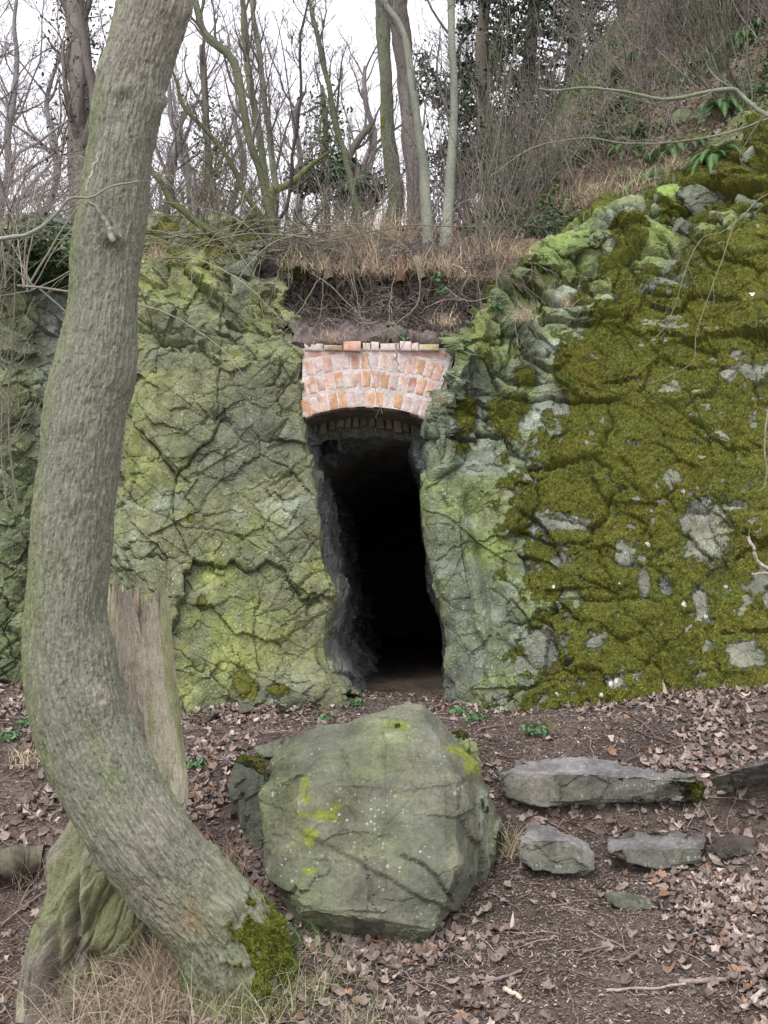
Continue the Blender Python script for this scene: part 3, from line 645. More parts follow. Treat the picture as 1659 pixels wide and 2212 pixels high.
RR = r[:, None]*(1+.24*flt*lowp)+h1*(.6+.5*lowp)+h2*.8+.012*fbm(q*5, 3, 603)+.05*lowp*fbm(q*A(1, 1, .4)*6, 3, 604)
V0 = ring(c3, n1, n2, TH, r[:, None]+0*TH); tx, ty_ = proj(V0); front = V0[..., 1] < c3[:, None, 1]
RR = RR-.11*spot(160, 1985, 16, 110)-.09*spot(205, 2075, 26, 24)-.05*spot(120, 2060, 9, 80)+.04*spot(185, 1960, 12, 90)
V = ring(c3, n1, n2, TH, RR)
jag = .09*fbm(np.stack([np.cos(TH[-1])*3, np.sin(TH[-1])*3], -1), 3, 606)+.05*vn(np.stack([np.cos(TH[-1])*9, np.sin(TH[-1])*14], -1), 607)
V[..., 2] += np.clip((u-.86)/.14, 0, 1)**2*jag[None]
cap = [V[-1]*k+V[-1].mean(0)*(1-k)+A(0, 0, 1)*(-.10*(1-k)**.5+.02*vn(V[-1]*30*k, 608)[:, None]) for k in (.93, .8, .55, .3, .02)]
V = np.concatenate([V, np.stack(cap)]); nr = V.shape[0]
na = fbm(q*A(3, 3, 1), 4, 611); nb = fbm(q*A(9, 9, 2), 4, 612)
pale = sm(-.1, .5, nb+.3*na+.9*sm(.55, .9, u)-.35+.5*sm(300, 370, tx)*sm(.45, .7, u))[..., None]
gr_ = sm(-.2, .5, na+.8*sm(.75, .3, u)-.25+.4*sm(300, 250, tx)-1.1*sm(175, 110, tx)*sm(2000, 2080, ty_))[..., None]
c = A(.21, .19, .165)*(1-gr_)+A(.185, .20, .105)*gr_; c = c*(1-pale*.85)+A(.52, .47, .35)*pale*.85; gs = (sm(.1, .5, fbm(q*A(14, 14, 1.2), 3, 615))*sm(.4, .7, u))[..., None]*.6; c = c*(1-gs)+A(.26, .29, .11)*gs
ho = (np.clip(spot(165, 1985, 22, 120)+spot(110, 2060, 22, 90)+spot(205, 2080, 30, 28), 0, 1)*sm(-.4, .3, nb+.2))[..., None]; c = c*(1-ho)+A(.17, .145, .13)*ho
c = np.concatenate([c, np.broadcast_to(A(.30, .24, .19), (5,)+c.shape[1:])]); mo = np.zeros(c.shape[:2]); mo[:TH.shape[0]] = .75*sm(.2, -.05, u)*sm(-.2, .3, na)
uvs = np.zeros(c.shape[:2]+(2,)); uvs[:TH.shape[0]] = np.stack([TH*.2, SS], -1); uvs[TH.shape[0]:] = uvs[TH.shape[0]-1]
bs = A(c3[2, 0], c3[2, 1], gh(c3[2, 0], c3[2, 1]))
o = mk('tree_stump', V, gridF(nr, TH.shape[1], True), M_BARK, None, bs, np.concatenate([c, mo[..., None]], -1), uv=uvs)
tag(o, 'tall broken stump, pale and green, fluted and hollow at its foot, behind the curved tree', 'tree stump')

# ---------------- stones
def hullmesh(pts, vox):
    bm = bmesh.new(); [bm.verts.new(tuple(map(float, p))) for p in pts]
    bmesh.ops.convex_hull(bm, input=bm.verts); bmesh.ops.delete(bm, geom=[v for v in bm.verts if not v.link_faces], context='VERTS')
    me = bpy.data.meshes.new('tmp'); bm.to_mesh(me); bm.free(); ob = bpy.data.objects.new('tmp', me); COL.objects.link(ob)
    md = ob.modifiers.new('r', 'REMESH'); md.mode = 'VOXEL'; md.voxel_size = vox
    dg = bpy.context.evaluated_depsgraph_get(); m2 = bpy.data.meshes.new_from_object(ob.evaluated_get(dg))
    V = np.empty(len(m2.vertices)*3, np.float32); m2.vertices.foreach_get('co', V)
    Nv = np.empty(len(m2.vertices)*3, np.float32); m2.vertices.foreach_get('normal', Nv)
    L = np.empty(len(m2.loops), np.int32); m2.loops.foreach_get('vertex_index', L)
    E = np.empty(len(m2.edges)*2, np.int32); m2.edges.foreach_get('vertices', E)
    bpy.data.objects.remove(ob); bpy.data.meshes.remove(me); bpy.data.meshes.remove(m2)
    return V.reshape(-1, 3).astype(float), Nv.reshape(-1, 3).astype(float), L.reshape(-1, 4), E.reshape(-1, 2)
def relax(V, E, k):
    deg = np.bincount(E.ravel(), minlength=len(V))[:, None]
    for _ in range(k):
        s_ = np.zeros_like(V)
        for a_, b_ in ((0, 1), (1, 0)):
            for d_ in range(3): s_[:, d_] += np.bincount(E[:, a_], V[E[:, b_], d_], minlength=len(V))
        V = .5*V+.5*s_/deg
    return V
def stone(name, pts, vox, seed, label, cat='rock', group=None, back=.5, shrink=.85, colf=None, moss=.2, am=1., rl=3, facet=1., fxf=None, addf=None):
    pts = np.array(pts, float); c0 = pts.mean(0)
    if back: pts = np.concatenate([pts, (pts-c0)*A(shrink, shrink, shrink)+c0+A(0, back, -.30*back)])
    V, Nv, F, E = hullmesh(pts, vox); V = relax(V, E, rl)
    h1, e1, id1 = chunks(V, .46*am, seed, .018*am, 1., .012*am, .006, warp=.15)
    f1 = facets(V, .34*am, seed+1, .9, .14, -1, .04); f2 = facets(V, .13*am, seed+2, .9, .14, 1, .04); f3 = facets(V, .05*am, seed+3, .9, .15, -1, .04)
    h4_, _, _ = chunks(V, .30*am, seed+11, .010*am, 1., .008*am, .005, warp=.15); fx = fxf(V) if fxf else 1.; dsp = (h1+h4_)*fx+(.040*f1+.009*f2+.0035*f3)*am*facet+.003*fbm(V*25, 3, seed+5)
    if addf: dsp = dsp+addf(V, Nv)
    V = V+Nv*dsp[:, None]; na = fbm(V*3, 4, seed+7); nb = fbm(V*9, 4, seed+8)
    c = colf(V, Nv, na, nb) if colf else A(.17, .18, .125)*(1+.2*na[:, None])
    m = moss(V, Nv, na, nb) if callable(moss) else np.clip(moss*sm(.1, .6, na)*(1+sm(.3, .9, Nv[:, 2])), 0, 1)
    V = V+Nv*(sm(.4, .6, m)*(.006+.008*fbm(V*50, 3, seed+9)))[:, None]
    bs = A(V[:, 0].mean(), V[:, 1].mean(), V[:, 2].min())
    o = mk(name, V, F, M_STONE, None, bs, np.concatenate([c*(1+.3*np.clip(f1+f2, -1, 1))[:, None], m[:, None]], 1), smooth=False); return tag(o, label, cat, group)
def bould_col(V, Nv, na, nb):
    px, py = proj(V); g = sm(.0, .9, na+.5*sm(.3, .95, Nv[:, 2])+.3*sm(1900, 1980, py))[:, None]*.75
    c = A(.150, .150, .110)*(1-g)+A(.160, .178, .088)*g; bv = fbm(V*7, 5, 771)[:, None]; c = c*(1+.3*bv)
    wh = (np.exp(-((px-1045-(py-1750)*.05)/11)**2)*sm(1690, 1730, py)*sm(1890, 1850, py)*sm(-.5, .1, nb))[:, None]*.8; c = c*(1-wh)+A(.42, .48, .42)*wh
    dk = sm(.0, .7, nb)[:, None]*.4; c = c*(1-dk)+A(.12, .12, .10)*dk
    m = 0*px; n3 = fbm(V*22, 4, 777)
    for x, y, w_, h_ in ((858, 1566, 26, 13), (700, 1762, 46, 12), (672, 1800, 26, 26), (660, 1725, 14, 10), (675, 1880, 18, 10), (725, 1740, 18, 8), (1020, 1650, 22, 30), (985, 1620, 30, 14), (660, 1690, 10, 20)):
        m = m+np.exp(-((px-x)/w_)**2-((py-y)/h_)**2)
    m = sm(.35, .75, m+.5*n3)[:, None]*(m > .12)[:, None]; return c*(1-m)+A(.20, .225, .035)*m
def bould_moss(V, Nv, na, nb):
    px, py = proj(V); m = 0*px
    for x, y, w_, h_ in ((858, 1568, 14, 7), (1085, 1830, 22, 40), (1050, 1770, 14, 50), (560, 1840, 14, 60)):
        m = m+.7*np.exp(-((px-x)/w_)**2-((py-y)/h_)**2)
    return np.clip(m*(.8+.8*nb), 0, 1)
def bfx(V):
    px, py = proj(V); return .22+.8*sm(975, 1000, px)*sm(1690, 1740, py)+.5*sm(1800, 1900, py)*sm(700, 560, px)
def pdist(px, py, pl):
    d = np.full(px.shape, 1e9)
    for (x0, y0), (x1, y1) in zip(pl[:-1], pl[1:]):
        t_ = np.clip(((px-x0)*(x1-x0)+(py-y0)*(y1-y0))/((x1-x0)**2+(y1-y0)**2), 0, 1); d = np.minimum(d, np.hypot(px-x0-t_*(x1-x0), py-y0-t_*(y1-y0)))
    return d
def badd(V, Nv):
    px, py = proj(V); fr = (Nv[:, 1] < .1); wx = px+6*vn(V*14, 5); wy = py+6*vn(V*14, 6); a = 0
    for pl, dp, w_ in (([(870, 1850), (915, 1872), (950, 1905), (985, 1955)], .028, 3.5), ([(795, 1890), (800, 1930), (790, 1985)], .012, 2.5), ([(590, 1690), (650, 1668), (700, 1640), (745, 1630)], .010, 3), ([(905, 1700), (860, 1760), (800, 1830)], .006, 3), ([(700, 1580), (735, 1610), (760, 1660)], .008, 2.5)):
        a = a-dp*np.exp(-(pdist(wx, wy, pl)/w_)**1.5)
    a = a+.035*sm(-8, 8, 1650-wy-(wx-600)*-.05)*sm(745, 700, wx)*.6          # upper left slab
    a = a+.020*sm(-6, 6, (wx-700)*.55+(1850-wy)-30)*sm(600, 700, wx)         # diagonal step across the face
    return a*fr
stone('boulder', [P(*p) for p in [(880, 1520, 4.95), (908, 1524, 4.93), (925, 1535, 5.1), (640, 1592, 4.92), (582, 1645, 4.80), (545, 1715, 4.62), (556, 1880, 4.42), (640, 1968, 4.17),
    (800, 1992, 4.12), (945, 2018, 4.15), (640, 1668, 4.55), (985, 1690, 4.42), (990, 1870, 4.17), (1035, 1650, 4.85), (1080, 1790, 4.85), (1068, 1905, 4.75), (1015, 1938, 4.5), (900, 2080, 4.3), (650, 2060, 4.35)]],
    .0085, 701, 'big grey green angular boulder in front of the tunnel mouth', 'boulder', back=.55, shrink=.85, colf=bould_col, moss=bould_moss, rl=1, fxf=bfx, addf=badd)
stone('rock', [P(*p) for p in [(490, 1690, 5.0), (498, 1640, 5.05), (530, 1622, 5.05), (570, 1620, 5.05), (585, 1680, 4.85), (580, 1900, 4.7), (540, 1885, 4.75), (520, 1770, 4.85), (495, 1740, 4.95)]], .009, 711,
    'dark rock with mossy top leaning on the left side of the big boulder', 'rock', back=.35, colf=lambda V, N, a, b: A(.115, .125, .095)*(1+.25*a[:, None]), moss=lambda V, N, a, b: np.clip(.75*sm(.4, .8, N[:, 2])+.8*sm(1740, 1800, proj(V)[1])*sm(-.2, .4, a), 0, 1), am=.6)
stone('rock', [P(*p) for p in [(965, 1575, 5.15), (1000, 1572, 5.15), (1030, 1600, 5.1), (1050, 1650, 5.0), (1040, 1700, 4.95), (970, 1690, 4.95), (940, 1600, 5.1)]], .01, 713,
    'small yellow green rock peeping out behind the right shoulder of the boulder', 'rock', back=.25, colf=lambda V, N, a, b: A(.18, .22, .09)*(1+.2*a[:, None]), moss=.5, am=.5)
stone('rock', [P(*p) for p in [(545, 1612, 5.15), (590, 1598, 5.2), (625, 1590, 5.2), (650, 1600, 5.2), (640, 1640, 5.1), (560, 1640, 5.1)]], .01, 714,
    'low grey rock behind the upper left corner of the boulder', 'rock', back=.2, colf=lambda V, N, a, b: A(.16, .17, .12)*(1+.2*a[:, None]), moss=.3, am=.5)
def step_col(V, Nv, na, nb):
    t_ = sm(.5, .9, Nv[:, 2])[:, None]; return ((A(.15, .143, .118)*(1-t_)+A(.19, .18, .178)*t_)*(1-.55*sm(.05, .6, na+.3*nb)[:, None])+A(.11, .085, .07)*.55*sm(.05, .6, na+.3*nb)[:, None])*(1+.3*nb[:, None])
def step_moss(x0, x1): return lambda V, N, a, b: np.clip(sm(x0, x0+80, proj(V)[0])*sm(.75, .3, N[:, 2])*(.55+.7*a)*sm(x1+60, x1, proj(V)[0]), 0, 1)
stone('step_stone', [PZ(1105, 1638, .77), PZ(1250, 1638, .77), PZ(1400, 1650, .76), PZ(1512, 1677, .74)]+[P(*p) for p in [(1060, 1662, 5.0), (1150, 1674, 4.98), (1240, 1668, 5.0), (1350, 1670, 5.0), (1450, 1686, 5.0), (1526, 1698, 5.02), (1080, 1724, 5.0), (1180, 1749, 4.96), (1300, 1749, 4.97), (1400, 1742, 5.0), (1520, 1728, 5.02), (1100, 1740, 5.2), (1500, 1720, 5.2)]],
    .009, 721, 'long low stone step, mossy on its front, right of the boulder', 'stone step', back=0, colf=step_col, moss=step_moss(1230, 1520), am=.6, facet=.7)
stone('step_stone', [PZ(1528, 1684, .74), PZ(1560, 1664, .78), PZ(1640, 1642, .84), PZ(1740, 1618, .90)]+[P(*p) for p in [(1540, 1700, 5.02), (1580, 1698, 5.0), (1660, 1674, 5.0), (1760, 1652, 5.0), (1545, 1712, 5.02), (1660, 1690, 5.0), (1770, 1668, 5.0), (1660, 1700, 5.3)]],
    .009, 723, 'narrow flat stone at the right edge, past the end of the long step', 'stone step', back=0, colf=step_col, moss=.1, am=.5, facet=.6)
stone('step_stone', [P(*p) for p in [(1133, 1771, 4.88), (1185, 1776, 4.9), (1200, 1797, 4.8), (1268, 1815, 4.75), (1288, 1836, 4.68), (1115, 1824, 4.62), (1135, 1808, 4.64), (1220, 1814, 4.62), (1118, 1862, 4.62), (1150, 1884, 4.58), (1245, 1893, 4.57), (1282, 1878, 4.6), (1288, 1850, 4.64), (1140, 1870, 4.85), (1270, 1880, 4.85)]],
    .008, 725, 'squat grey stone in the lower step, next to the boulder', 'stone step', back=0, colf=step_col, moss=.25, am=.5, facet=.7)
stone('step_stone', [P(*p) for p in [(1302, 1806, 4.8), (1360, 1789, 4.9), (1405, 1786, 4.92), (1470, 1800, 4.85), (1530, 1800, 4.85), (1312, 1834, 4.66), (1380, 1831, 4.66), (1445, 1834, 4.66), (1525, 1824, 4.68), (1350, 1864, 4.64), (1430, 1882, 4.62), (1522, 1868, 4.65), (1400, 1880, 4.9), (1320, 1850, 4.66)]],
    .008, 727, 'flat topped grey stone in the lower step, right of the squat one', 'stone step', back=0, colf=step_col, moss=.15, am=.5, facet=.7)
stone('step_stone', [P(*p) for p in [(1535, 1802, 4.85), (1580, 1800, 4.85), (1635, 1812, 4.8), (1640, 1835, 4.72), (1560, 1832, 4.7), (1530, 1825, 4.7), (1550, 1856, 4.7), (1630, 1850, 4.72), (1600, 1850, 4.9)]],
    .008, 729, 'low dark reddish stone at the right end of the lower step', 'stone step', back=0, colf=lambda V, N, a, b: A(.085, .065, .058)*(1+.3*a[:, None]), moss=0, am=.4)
stone('rock', [P(*p) for p in [(1303, 1928, 4.42), (1320, 1921, 4.46), (1350, 1930, 4.45), (1420, 1936, 4.45), (1440, 1950, 4.4), (1420, 1966, 4.38), (1330, 1962, 4.38), (1310, 1950, 4.38), (1380, 1980, 4.42)]],
    .007, 731, 'small dark rock half buried in the litter below the lower step', 'rock', back=.12, colf=lambda V, N, a, b: A(.12, .12, .09)*(1+.3*a[:, None]), moss=0, am=.35)
stone('rock', [P(*p) for p in [(1555, 1530, 5.9), (1575, 1522, 5.9), (1595, 1535, 5.9), (1590, 1552, 5.85), (1560, 1552, 5.85)]], .008, 733, 'fist sized grey stone at the foot of the mossy rock face, right', 'rock', back=.1, moss=0, am=.3, colf=lambda V, N, a, b: A(.14, .13, .13)*(1+.2*a[:, None]))
for k, (x, y, Yv, w_) in enumerate(((455, 1542, 7.0, 24), (545, 1530, 7.25, 34), (985, 1500, 8.0, 18), (770, 1496, 8.0, 22), (610, 1524, 7.3, 22))):
    lab = ['small block at the foot of the left rock face, farthest left', 'brown edged block jutting from the foot of the left rock face', 'grey stone at the right foot of the tunnel mouth', 'stone lying inside the tunnel mouth against its left wall', 'wedge of rock at the foot of the left rock face nearest the tunnel'][k]
    rr = np.random.default_rng(k+5); stone('rock', [P(x+w_*a, y-w_*.55*b_, Yv+.1*c_) for a, b_, c_ in rr.uniform(-1, 1, (14, 3))], .011, 740+k, lab, back=.15, am=.5, moss=.1, colf=lambda V, N, a, b: A(.15, .15, .105)*(1+.25*a[:, None]))
# mossy blocks along the rim and rocks on top of the bank
blk = [(1135, 590, 8.55, 34, 'green rock on the left end of the mossy rim, over the root bank', .25), (1165, 560, 8.6, 30, 'bright green rock second from the left on the mossy rim', .3), (1225, 520, 8.7, 44, 'broad bright green rock on the rim with lighter patches', .15),
       (1290, 515, 8.75, 36, 'grey green rock between two brighter ones on the rim', .25), (1335, 440, 8.95, 42, 'dark mossy rock with a flat top on the slope edge', .75), (1390, 455, 8.9, 30, 'mossy rock just right of the flat topped one', .6),
       (1405, 520, 8.6, 40, 'pale green slab shaped rock below the mossy rim', .1), (1465, 420, 8.9, 40, 'yellow green rock under the dead grass of the slope', .2), (1530, 430, 8.85, 52, 'large smooth grey green rock high at the right', .05),
       (1590, 400, 8.85, 48, 'grey blue rock high at the right edge, lichen spotted', .05), (1640, 330, 8.8, 46, 'highest grey rock at the right edge', .05), (1560, 350, 9.0, 40, 'mossy rock below the highest grey one', .5), (1630, 450, 8.6, 44, 'grey rock with yellow lichen below the others at the right edge', .05), (1480, 490, 8.6, 36, 'small upright grey stone set in moss near the rim', .3)]
for k, (x, y, Yv, w_, lab, ms_) in enumerate(blk):
    w_ = w_*(1.0+.8*((k*37)%10)/10); rr = np.random.default_rng(k+50); pp = [P(x+w_*a, y-w_*.62*b_, Yv+.18*c_) for a, b_, c_ in rr.uniform(-1, 1, (16, 3))]
    gc = A(.22, .30, .08) if k in (1, 2, 6, 7) else (A(.165, .18, .135) if k in (8, 9, 10, 12, 13) else A(.18, .22, .095))
    stone('rock', pp, .014, 760+k, lab, group='rocks on the rim of the mossy face', back=.25, am=.6, moss=(lambda m_: (lambda V, N, a, b: np.clip(m_+.5*a, 0, 1)))(ms_), colf=(lambda g_: (lambda V, N, a, b: g_*(1+.25*a[:, None])))(gc))
for k, (x, y, Yv, w_, h_, lab) in enumerate(((727, 548, 8.85, 32, 26, 'round grey green rock on top of the root bank, leftmost'), (795, 552, 8.95, 46, 20, 'long low rock on top of the root bank, half under dry grass'), (868, 545, 8.95, 34, 26, 'grey green rock behind the short brown post'), (1035, 556, 9.0, 28, 10, 'flat grey rock in the bank at the foot of the pale trunks'),
      (845, 700, 8.4, 14, 7, 'brick sized stone lying on the ledge above the arch'), (640, 590, 8.6, 40, 22, 'dark mossy rock on the left end of the root bank'), (330, 588, 8.3, 26, 18, 'squarish mossy rock on top of the left rock face, near the curved trunk'), (510, 580, 8.5, 42, 20, 'dark grey slab on top of the left rock face under the roots'), (425, 575, 8.5, 30, 18, 'dark block on top of the left rock face in the middle'))):
    rr = np.random.default_rng(k+90); pp = [P(x+w_*a, y-h_*b_, Yv+.15*c_) for a, b_, c_ in rr.uniform(-1, 1, (18, 3))]
    stone('rock', pp, .013 if w_ > 20 else .006, 790+k, lab, back=.2, am=.55 if w_ > 20 else .2, moss=.35 if k < 5 else .8, colf=lambda V, N, a, b: A(.14, .15, .10)*(1+.25*a[:, None]))

# ---------------- brick arch
YB = 8.14; AC = (787, 1271); R0 = 392
ba = P(787, 879, YB); arch = empty('brick_arch', ba, 'pink and orange brick arch over the dark tunnel mouth', 'brick arch')
rb = np.random.default_rng(3)
def bcol():
    k = rb.uniform()
    if k < .34: c_ = A(.52, .31, .19)
    elif k < .62: c_ = A(.55, .36, .29)
    elif k < .86: c_ = A(.55, .43, .40)
    else: c_ = A(.38, .20, .16)
    return c_*rb.uniform(.85, 1.1)
def brick(bag, f, dep, wd, seed, n1_=10, n2_=14, col=None, edge=.010, thick=.1):
    """f(a,b) -> px,py for a,b in 0..1"""
    a, b_ = np.meshgrid(lin(0, 1, n1_), lin(0, 1, n2_)); px, py = f(a, b_)
    e = np.minimum(np.minimum(a, 1-a)*wd[0], np.minimum(b_, 1-b_)*wd[1])
    nz = vn(np.stack([px*.16, py*.16, 0*px+seed], -1), 5)
    dd = edge*.55*np.exp(-e/.004)+.002*nz+.006*sm(.45, .8, vn(np.stack([px*.07, py*.07, 0*px+seed*3.], -1), 8))
    V = P(px, py, YB-dep+dd)
    jit_ = A(0, 0, 0); cc = bcol() if col is None else col
    n3 = fbm(np.stack([px*.08, py*.08, 0*px+seed], -1), 3, 9)[..., None]
    cc = cc*(1+.22*n3); wsh = sm(-.2, .5, fbm(np.stack([px*.05, py*.05, 0*px+seed*2.], -1), 3, 19))[..., None]*.65; cc = cc*(1-wsh)+A(.62, .535, .485)*wsh
    bag.add(V.reshape(-1, 3), gridF(n2_, n1_), cc.reshape(-1, 3))
    # four sides
    idx = np.concatenate([np.arange(n1_), np.arange(1, n2_)*n1_+n1_-1, (n2_-1)*n1_+np.arange(n1_-2, -1, -1), np.arange(n2_-2, 0, -1)*n1_])
    ringv = V.reshape(-1, 3)[idx]; rc = cc.reshape(-1, 3)[idx]; rv = np.stack([ringv, ringv+A(0, thick, 0)])
    bag.add(rv.reshape(-1, 3), gridF(2, len(idx), True)[:, ::-1], np.concatenate([rc, rc]))
ph = lambda x, r_: math.asin((x-AC[0])/r_)
for ci in range(3):
    bag = Bag(); r1 = R0+ci*40+(2 if ci else 0); r2 = r1+36
    x0, x1 = 657, (922, 938, 945)[ci]; p0, p1 = ph(x0, r1), ph(x1, r1); nb_ = int(round((p1-p0)*(r1+18)/19.8)); off = (.0, .35, .7)[ci]
    for k in range(nb_+1):
        a0 = p0+(p1-p0)*(k-off)/nb_; a1 = a0+(p1-p0)/nb_; gap = .0028
        if a1 > p1+.02: continue
        if a0 < p0: a0 = p0
        if a1-a0 < .4*(p1-p0)/nb_: continue
        ja, jr = rb.normal(0, .0007), rb.normal(0, 1.0); rr1 = r1+jr; rr2 = r2+rb.normal(0, 1.0)
        f = (lambda a, b_, a0=a0+gap+ja, a1=a1-gap+ja, rr1=rr1, rr2=rr2: (AC[0]+(rr1+(rr2-rr1)*(1-b_))*np.sin(a0+(a1-a0)*a), AC[1]-(rr1+(rr2-rr1)*(1-b_))*np.cos(a0+(a1-a0)*a)))
        brick(bag, f, .003+rb.normal(0, .002), (.065, .135), k+ci*40+.5)
    bag.obj('brick_course', M_BRICK, arch, ba)
quad = lambda q_: (lambda a, b_: tuple(((1-b_)*((1-a)*q_[0][i]+a*q_[1][i])+b_*((1-a)*q_[3][i]+a*q_[2][i])) for i in (0, 1)))
for k, (q_, cc) in enumerate(((((658, 760), (738, 759), (737, 764), (658, 774)), A(.50, .28, .22)), (((860, 760), (966, 760), (967, 779), (862, 765)), A(.50, .30, .26)), (((918, 782), (962, 784), (958, 800), (920, 796)), A(.38, .24, .22)), (((924, 804), (956, 806), (950, 822), (926, 820)), A(.5, .36, .30)),
        (((930, 826), (948, 828), (940, 850), (928, 848)), A(.50, .36, .32)), (((922, 895), (938, 893), (934, 906), (924, 906)), A(.42, .22, .18)))):
    bag = Bag(); brick(bag, quad(q_), .002, (.25, .06), 130+k, 20, 8, cc); bag.obj('spandrel_brick', M_BRICK, arch, ba)
bag = Bag()
for k, (x0, x1, y0, dp, cc) in enumerate(((658, 698, 741, .02, A(.58, .48, .42)), (700, 740, 744, .03, A(.36, .26, .17)), (742, 779, 737, .06, A(.55, .34, .25)), (784, 800, 740, .015, A(.55, .46, .38)), (802, 818, 738, .03, A(.6, .5, .48)), (822, 862, 741, .02, A(.52, .42, .40)), (864, 888, 737, .05, A(.6, .47, .45)), (889, 904, 740, .045, A(.58, .46, .42)), (906, 948, 744, .05, A(.42, .36, .16)))):
    q_ = ((x0, y0+rb.normal(0, 1)), (x1, y0+rb.normal(0, 1.5)), (x1, 757.5), (x0, 756.5)); brick(bag, quad(q_), dp, (.12, .06), 150+k, 12, 8, cc, thick=.2)
bag.obj('coping', M_BRICK, arch, ba)
# mortar bed behind the bricks
a, b_ = np.meshgrid(lin(ph(636, R0), ph(948, R0), 260), lin(0, 1, 130)); rt = (AC[1]-752)/np.cos(a); rr_ = R0+1+(rt-R0-1)*b_
px = AC[0]+rr_*np.sin(a); py = AC[1]-rr_*np.cos(a)
V = P(px, py, YB+.0015+.0025*fbm(np.stack([px*.2, py*.2], -1), 3, 31)); n_ = fbm(np.stack([px*.05, py*.05], -1), 3, 32)[..., None]
Fm = gridF(*a.shape); km = (px > 652) & (px < np.interp(py, [752, 905], [985, 930])); Fm = Fm[km.ravel()[Fm].all(1)]
mort = mk('mortar', V, Fm, M_MORTAR, arch, ba, A(.55, .50, .48)*(1+.2*n_))
px, py = np.meshgrid(lin(905, 1000, 80), lin(752, 915, 110)); px = np.minimum(px, np.interp(py, [752, 860, 905], [985, 960, 945]))
V = P(px, py, YB+.010+.010*fbm(np.stack([px*.06, py*.06], -1), 4, 33)); n_ = fbm(np.stack([px*.04, py*.04], -1), 3, 34)[..., None]
keepm = (py < AC[1]-np.sqrt(np.maximum(R0**2-(px-AC[0])**2, 0))+6)
Fm = gridF(*px.shape); Fm = Fm[keepm.ravel()[Fm].all(1)]
mk('render_patch', V, Fm, M_MORTAR, arch, ba, A(.36, .32, .27)*(1+.25*n_))
# soffit and the inner ring of bricks
xs = lin(620, 968, 120); ang_ = np.arcsin((xs-AC[0])/R0); ze = P(AC[0]+R0*np.sin(ang_), AC[1]-R0*np.cos(ang_), YB)
sf = np.stack([ze+A(0, dy, 0) for dy in lin(-.001, .62, 50)]); sf[..., 2] += .006*fbm(sf[..., :2]*14, 3, 36)
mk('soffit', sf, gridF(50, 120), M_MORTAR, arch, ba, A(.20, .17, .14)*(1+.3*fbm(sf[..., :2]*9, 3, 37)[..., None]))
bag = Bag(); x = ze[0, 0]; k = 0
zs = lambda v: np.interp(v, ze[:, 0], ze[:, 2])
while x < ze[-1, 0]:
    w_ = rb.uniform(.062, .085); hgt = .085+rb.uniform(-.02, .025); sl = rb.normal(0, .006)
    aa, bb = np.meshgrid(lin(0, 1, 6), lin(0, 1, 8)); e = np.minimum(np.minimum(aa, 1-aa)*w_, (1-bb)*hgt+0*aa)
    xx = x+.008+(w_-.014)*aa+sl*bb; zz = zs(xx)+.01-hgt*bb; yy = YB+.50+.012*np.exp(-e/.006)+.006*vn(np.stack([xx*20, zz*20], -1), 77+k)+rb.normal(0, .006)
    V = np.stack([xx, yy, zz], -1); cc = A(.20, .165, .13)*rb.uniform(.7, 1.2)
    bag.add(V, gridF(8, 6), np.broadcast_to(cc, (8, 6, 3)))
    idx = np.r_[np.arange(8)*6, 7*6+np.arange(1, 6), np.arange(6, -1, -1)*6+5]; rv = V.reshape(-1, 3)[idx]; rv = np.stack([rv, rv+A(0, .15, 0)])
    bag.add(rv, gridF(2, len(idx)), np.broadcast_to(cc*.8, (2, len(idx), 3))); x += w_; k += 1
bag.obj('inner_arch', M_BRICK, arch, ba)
back_ = np.stack([np.stack([ze[:, 0], 0*ze[:, 0]+YB+.56, ze[:, 2]+.15-.30*t_], -1) for t_ in lin(0, 1, 14)])
back_[..., 2] += .02*fbm(back_[..., ::2]*6, 3, 38)*lin(0, 1, 14)[:, None]
mk('inner_rubble', back_+A(0, 1, 0)*(.03*fbm(back_*12, 3, 39))[..., None], gridF(14, 120), M_ROCK, arch, ba, np.broadcast_to(A(.13, .12, .10, 0), (14*120, 4)))
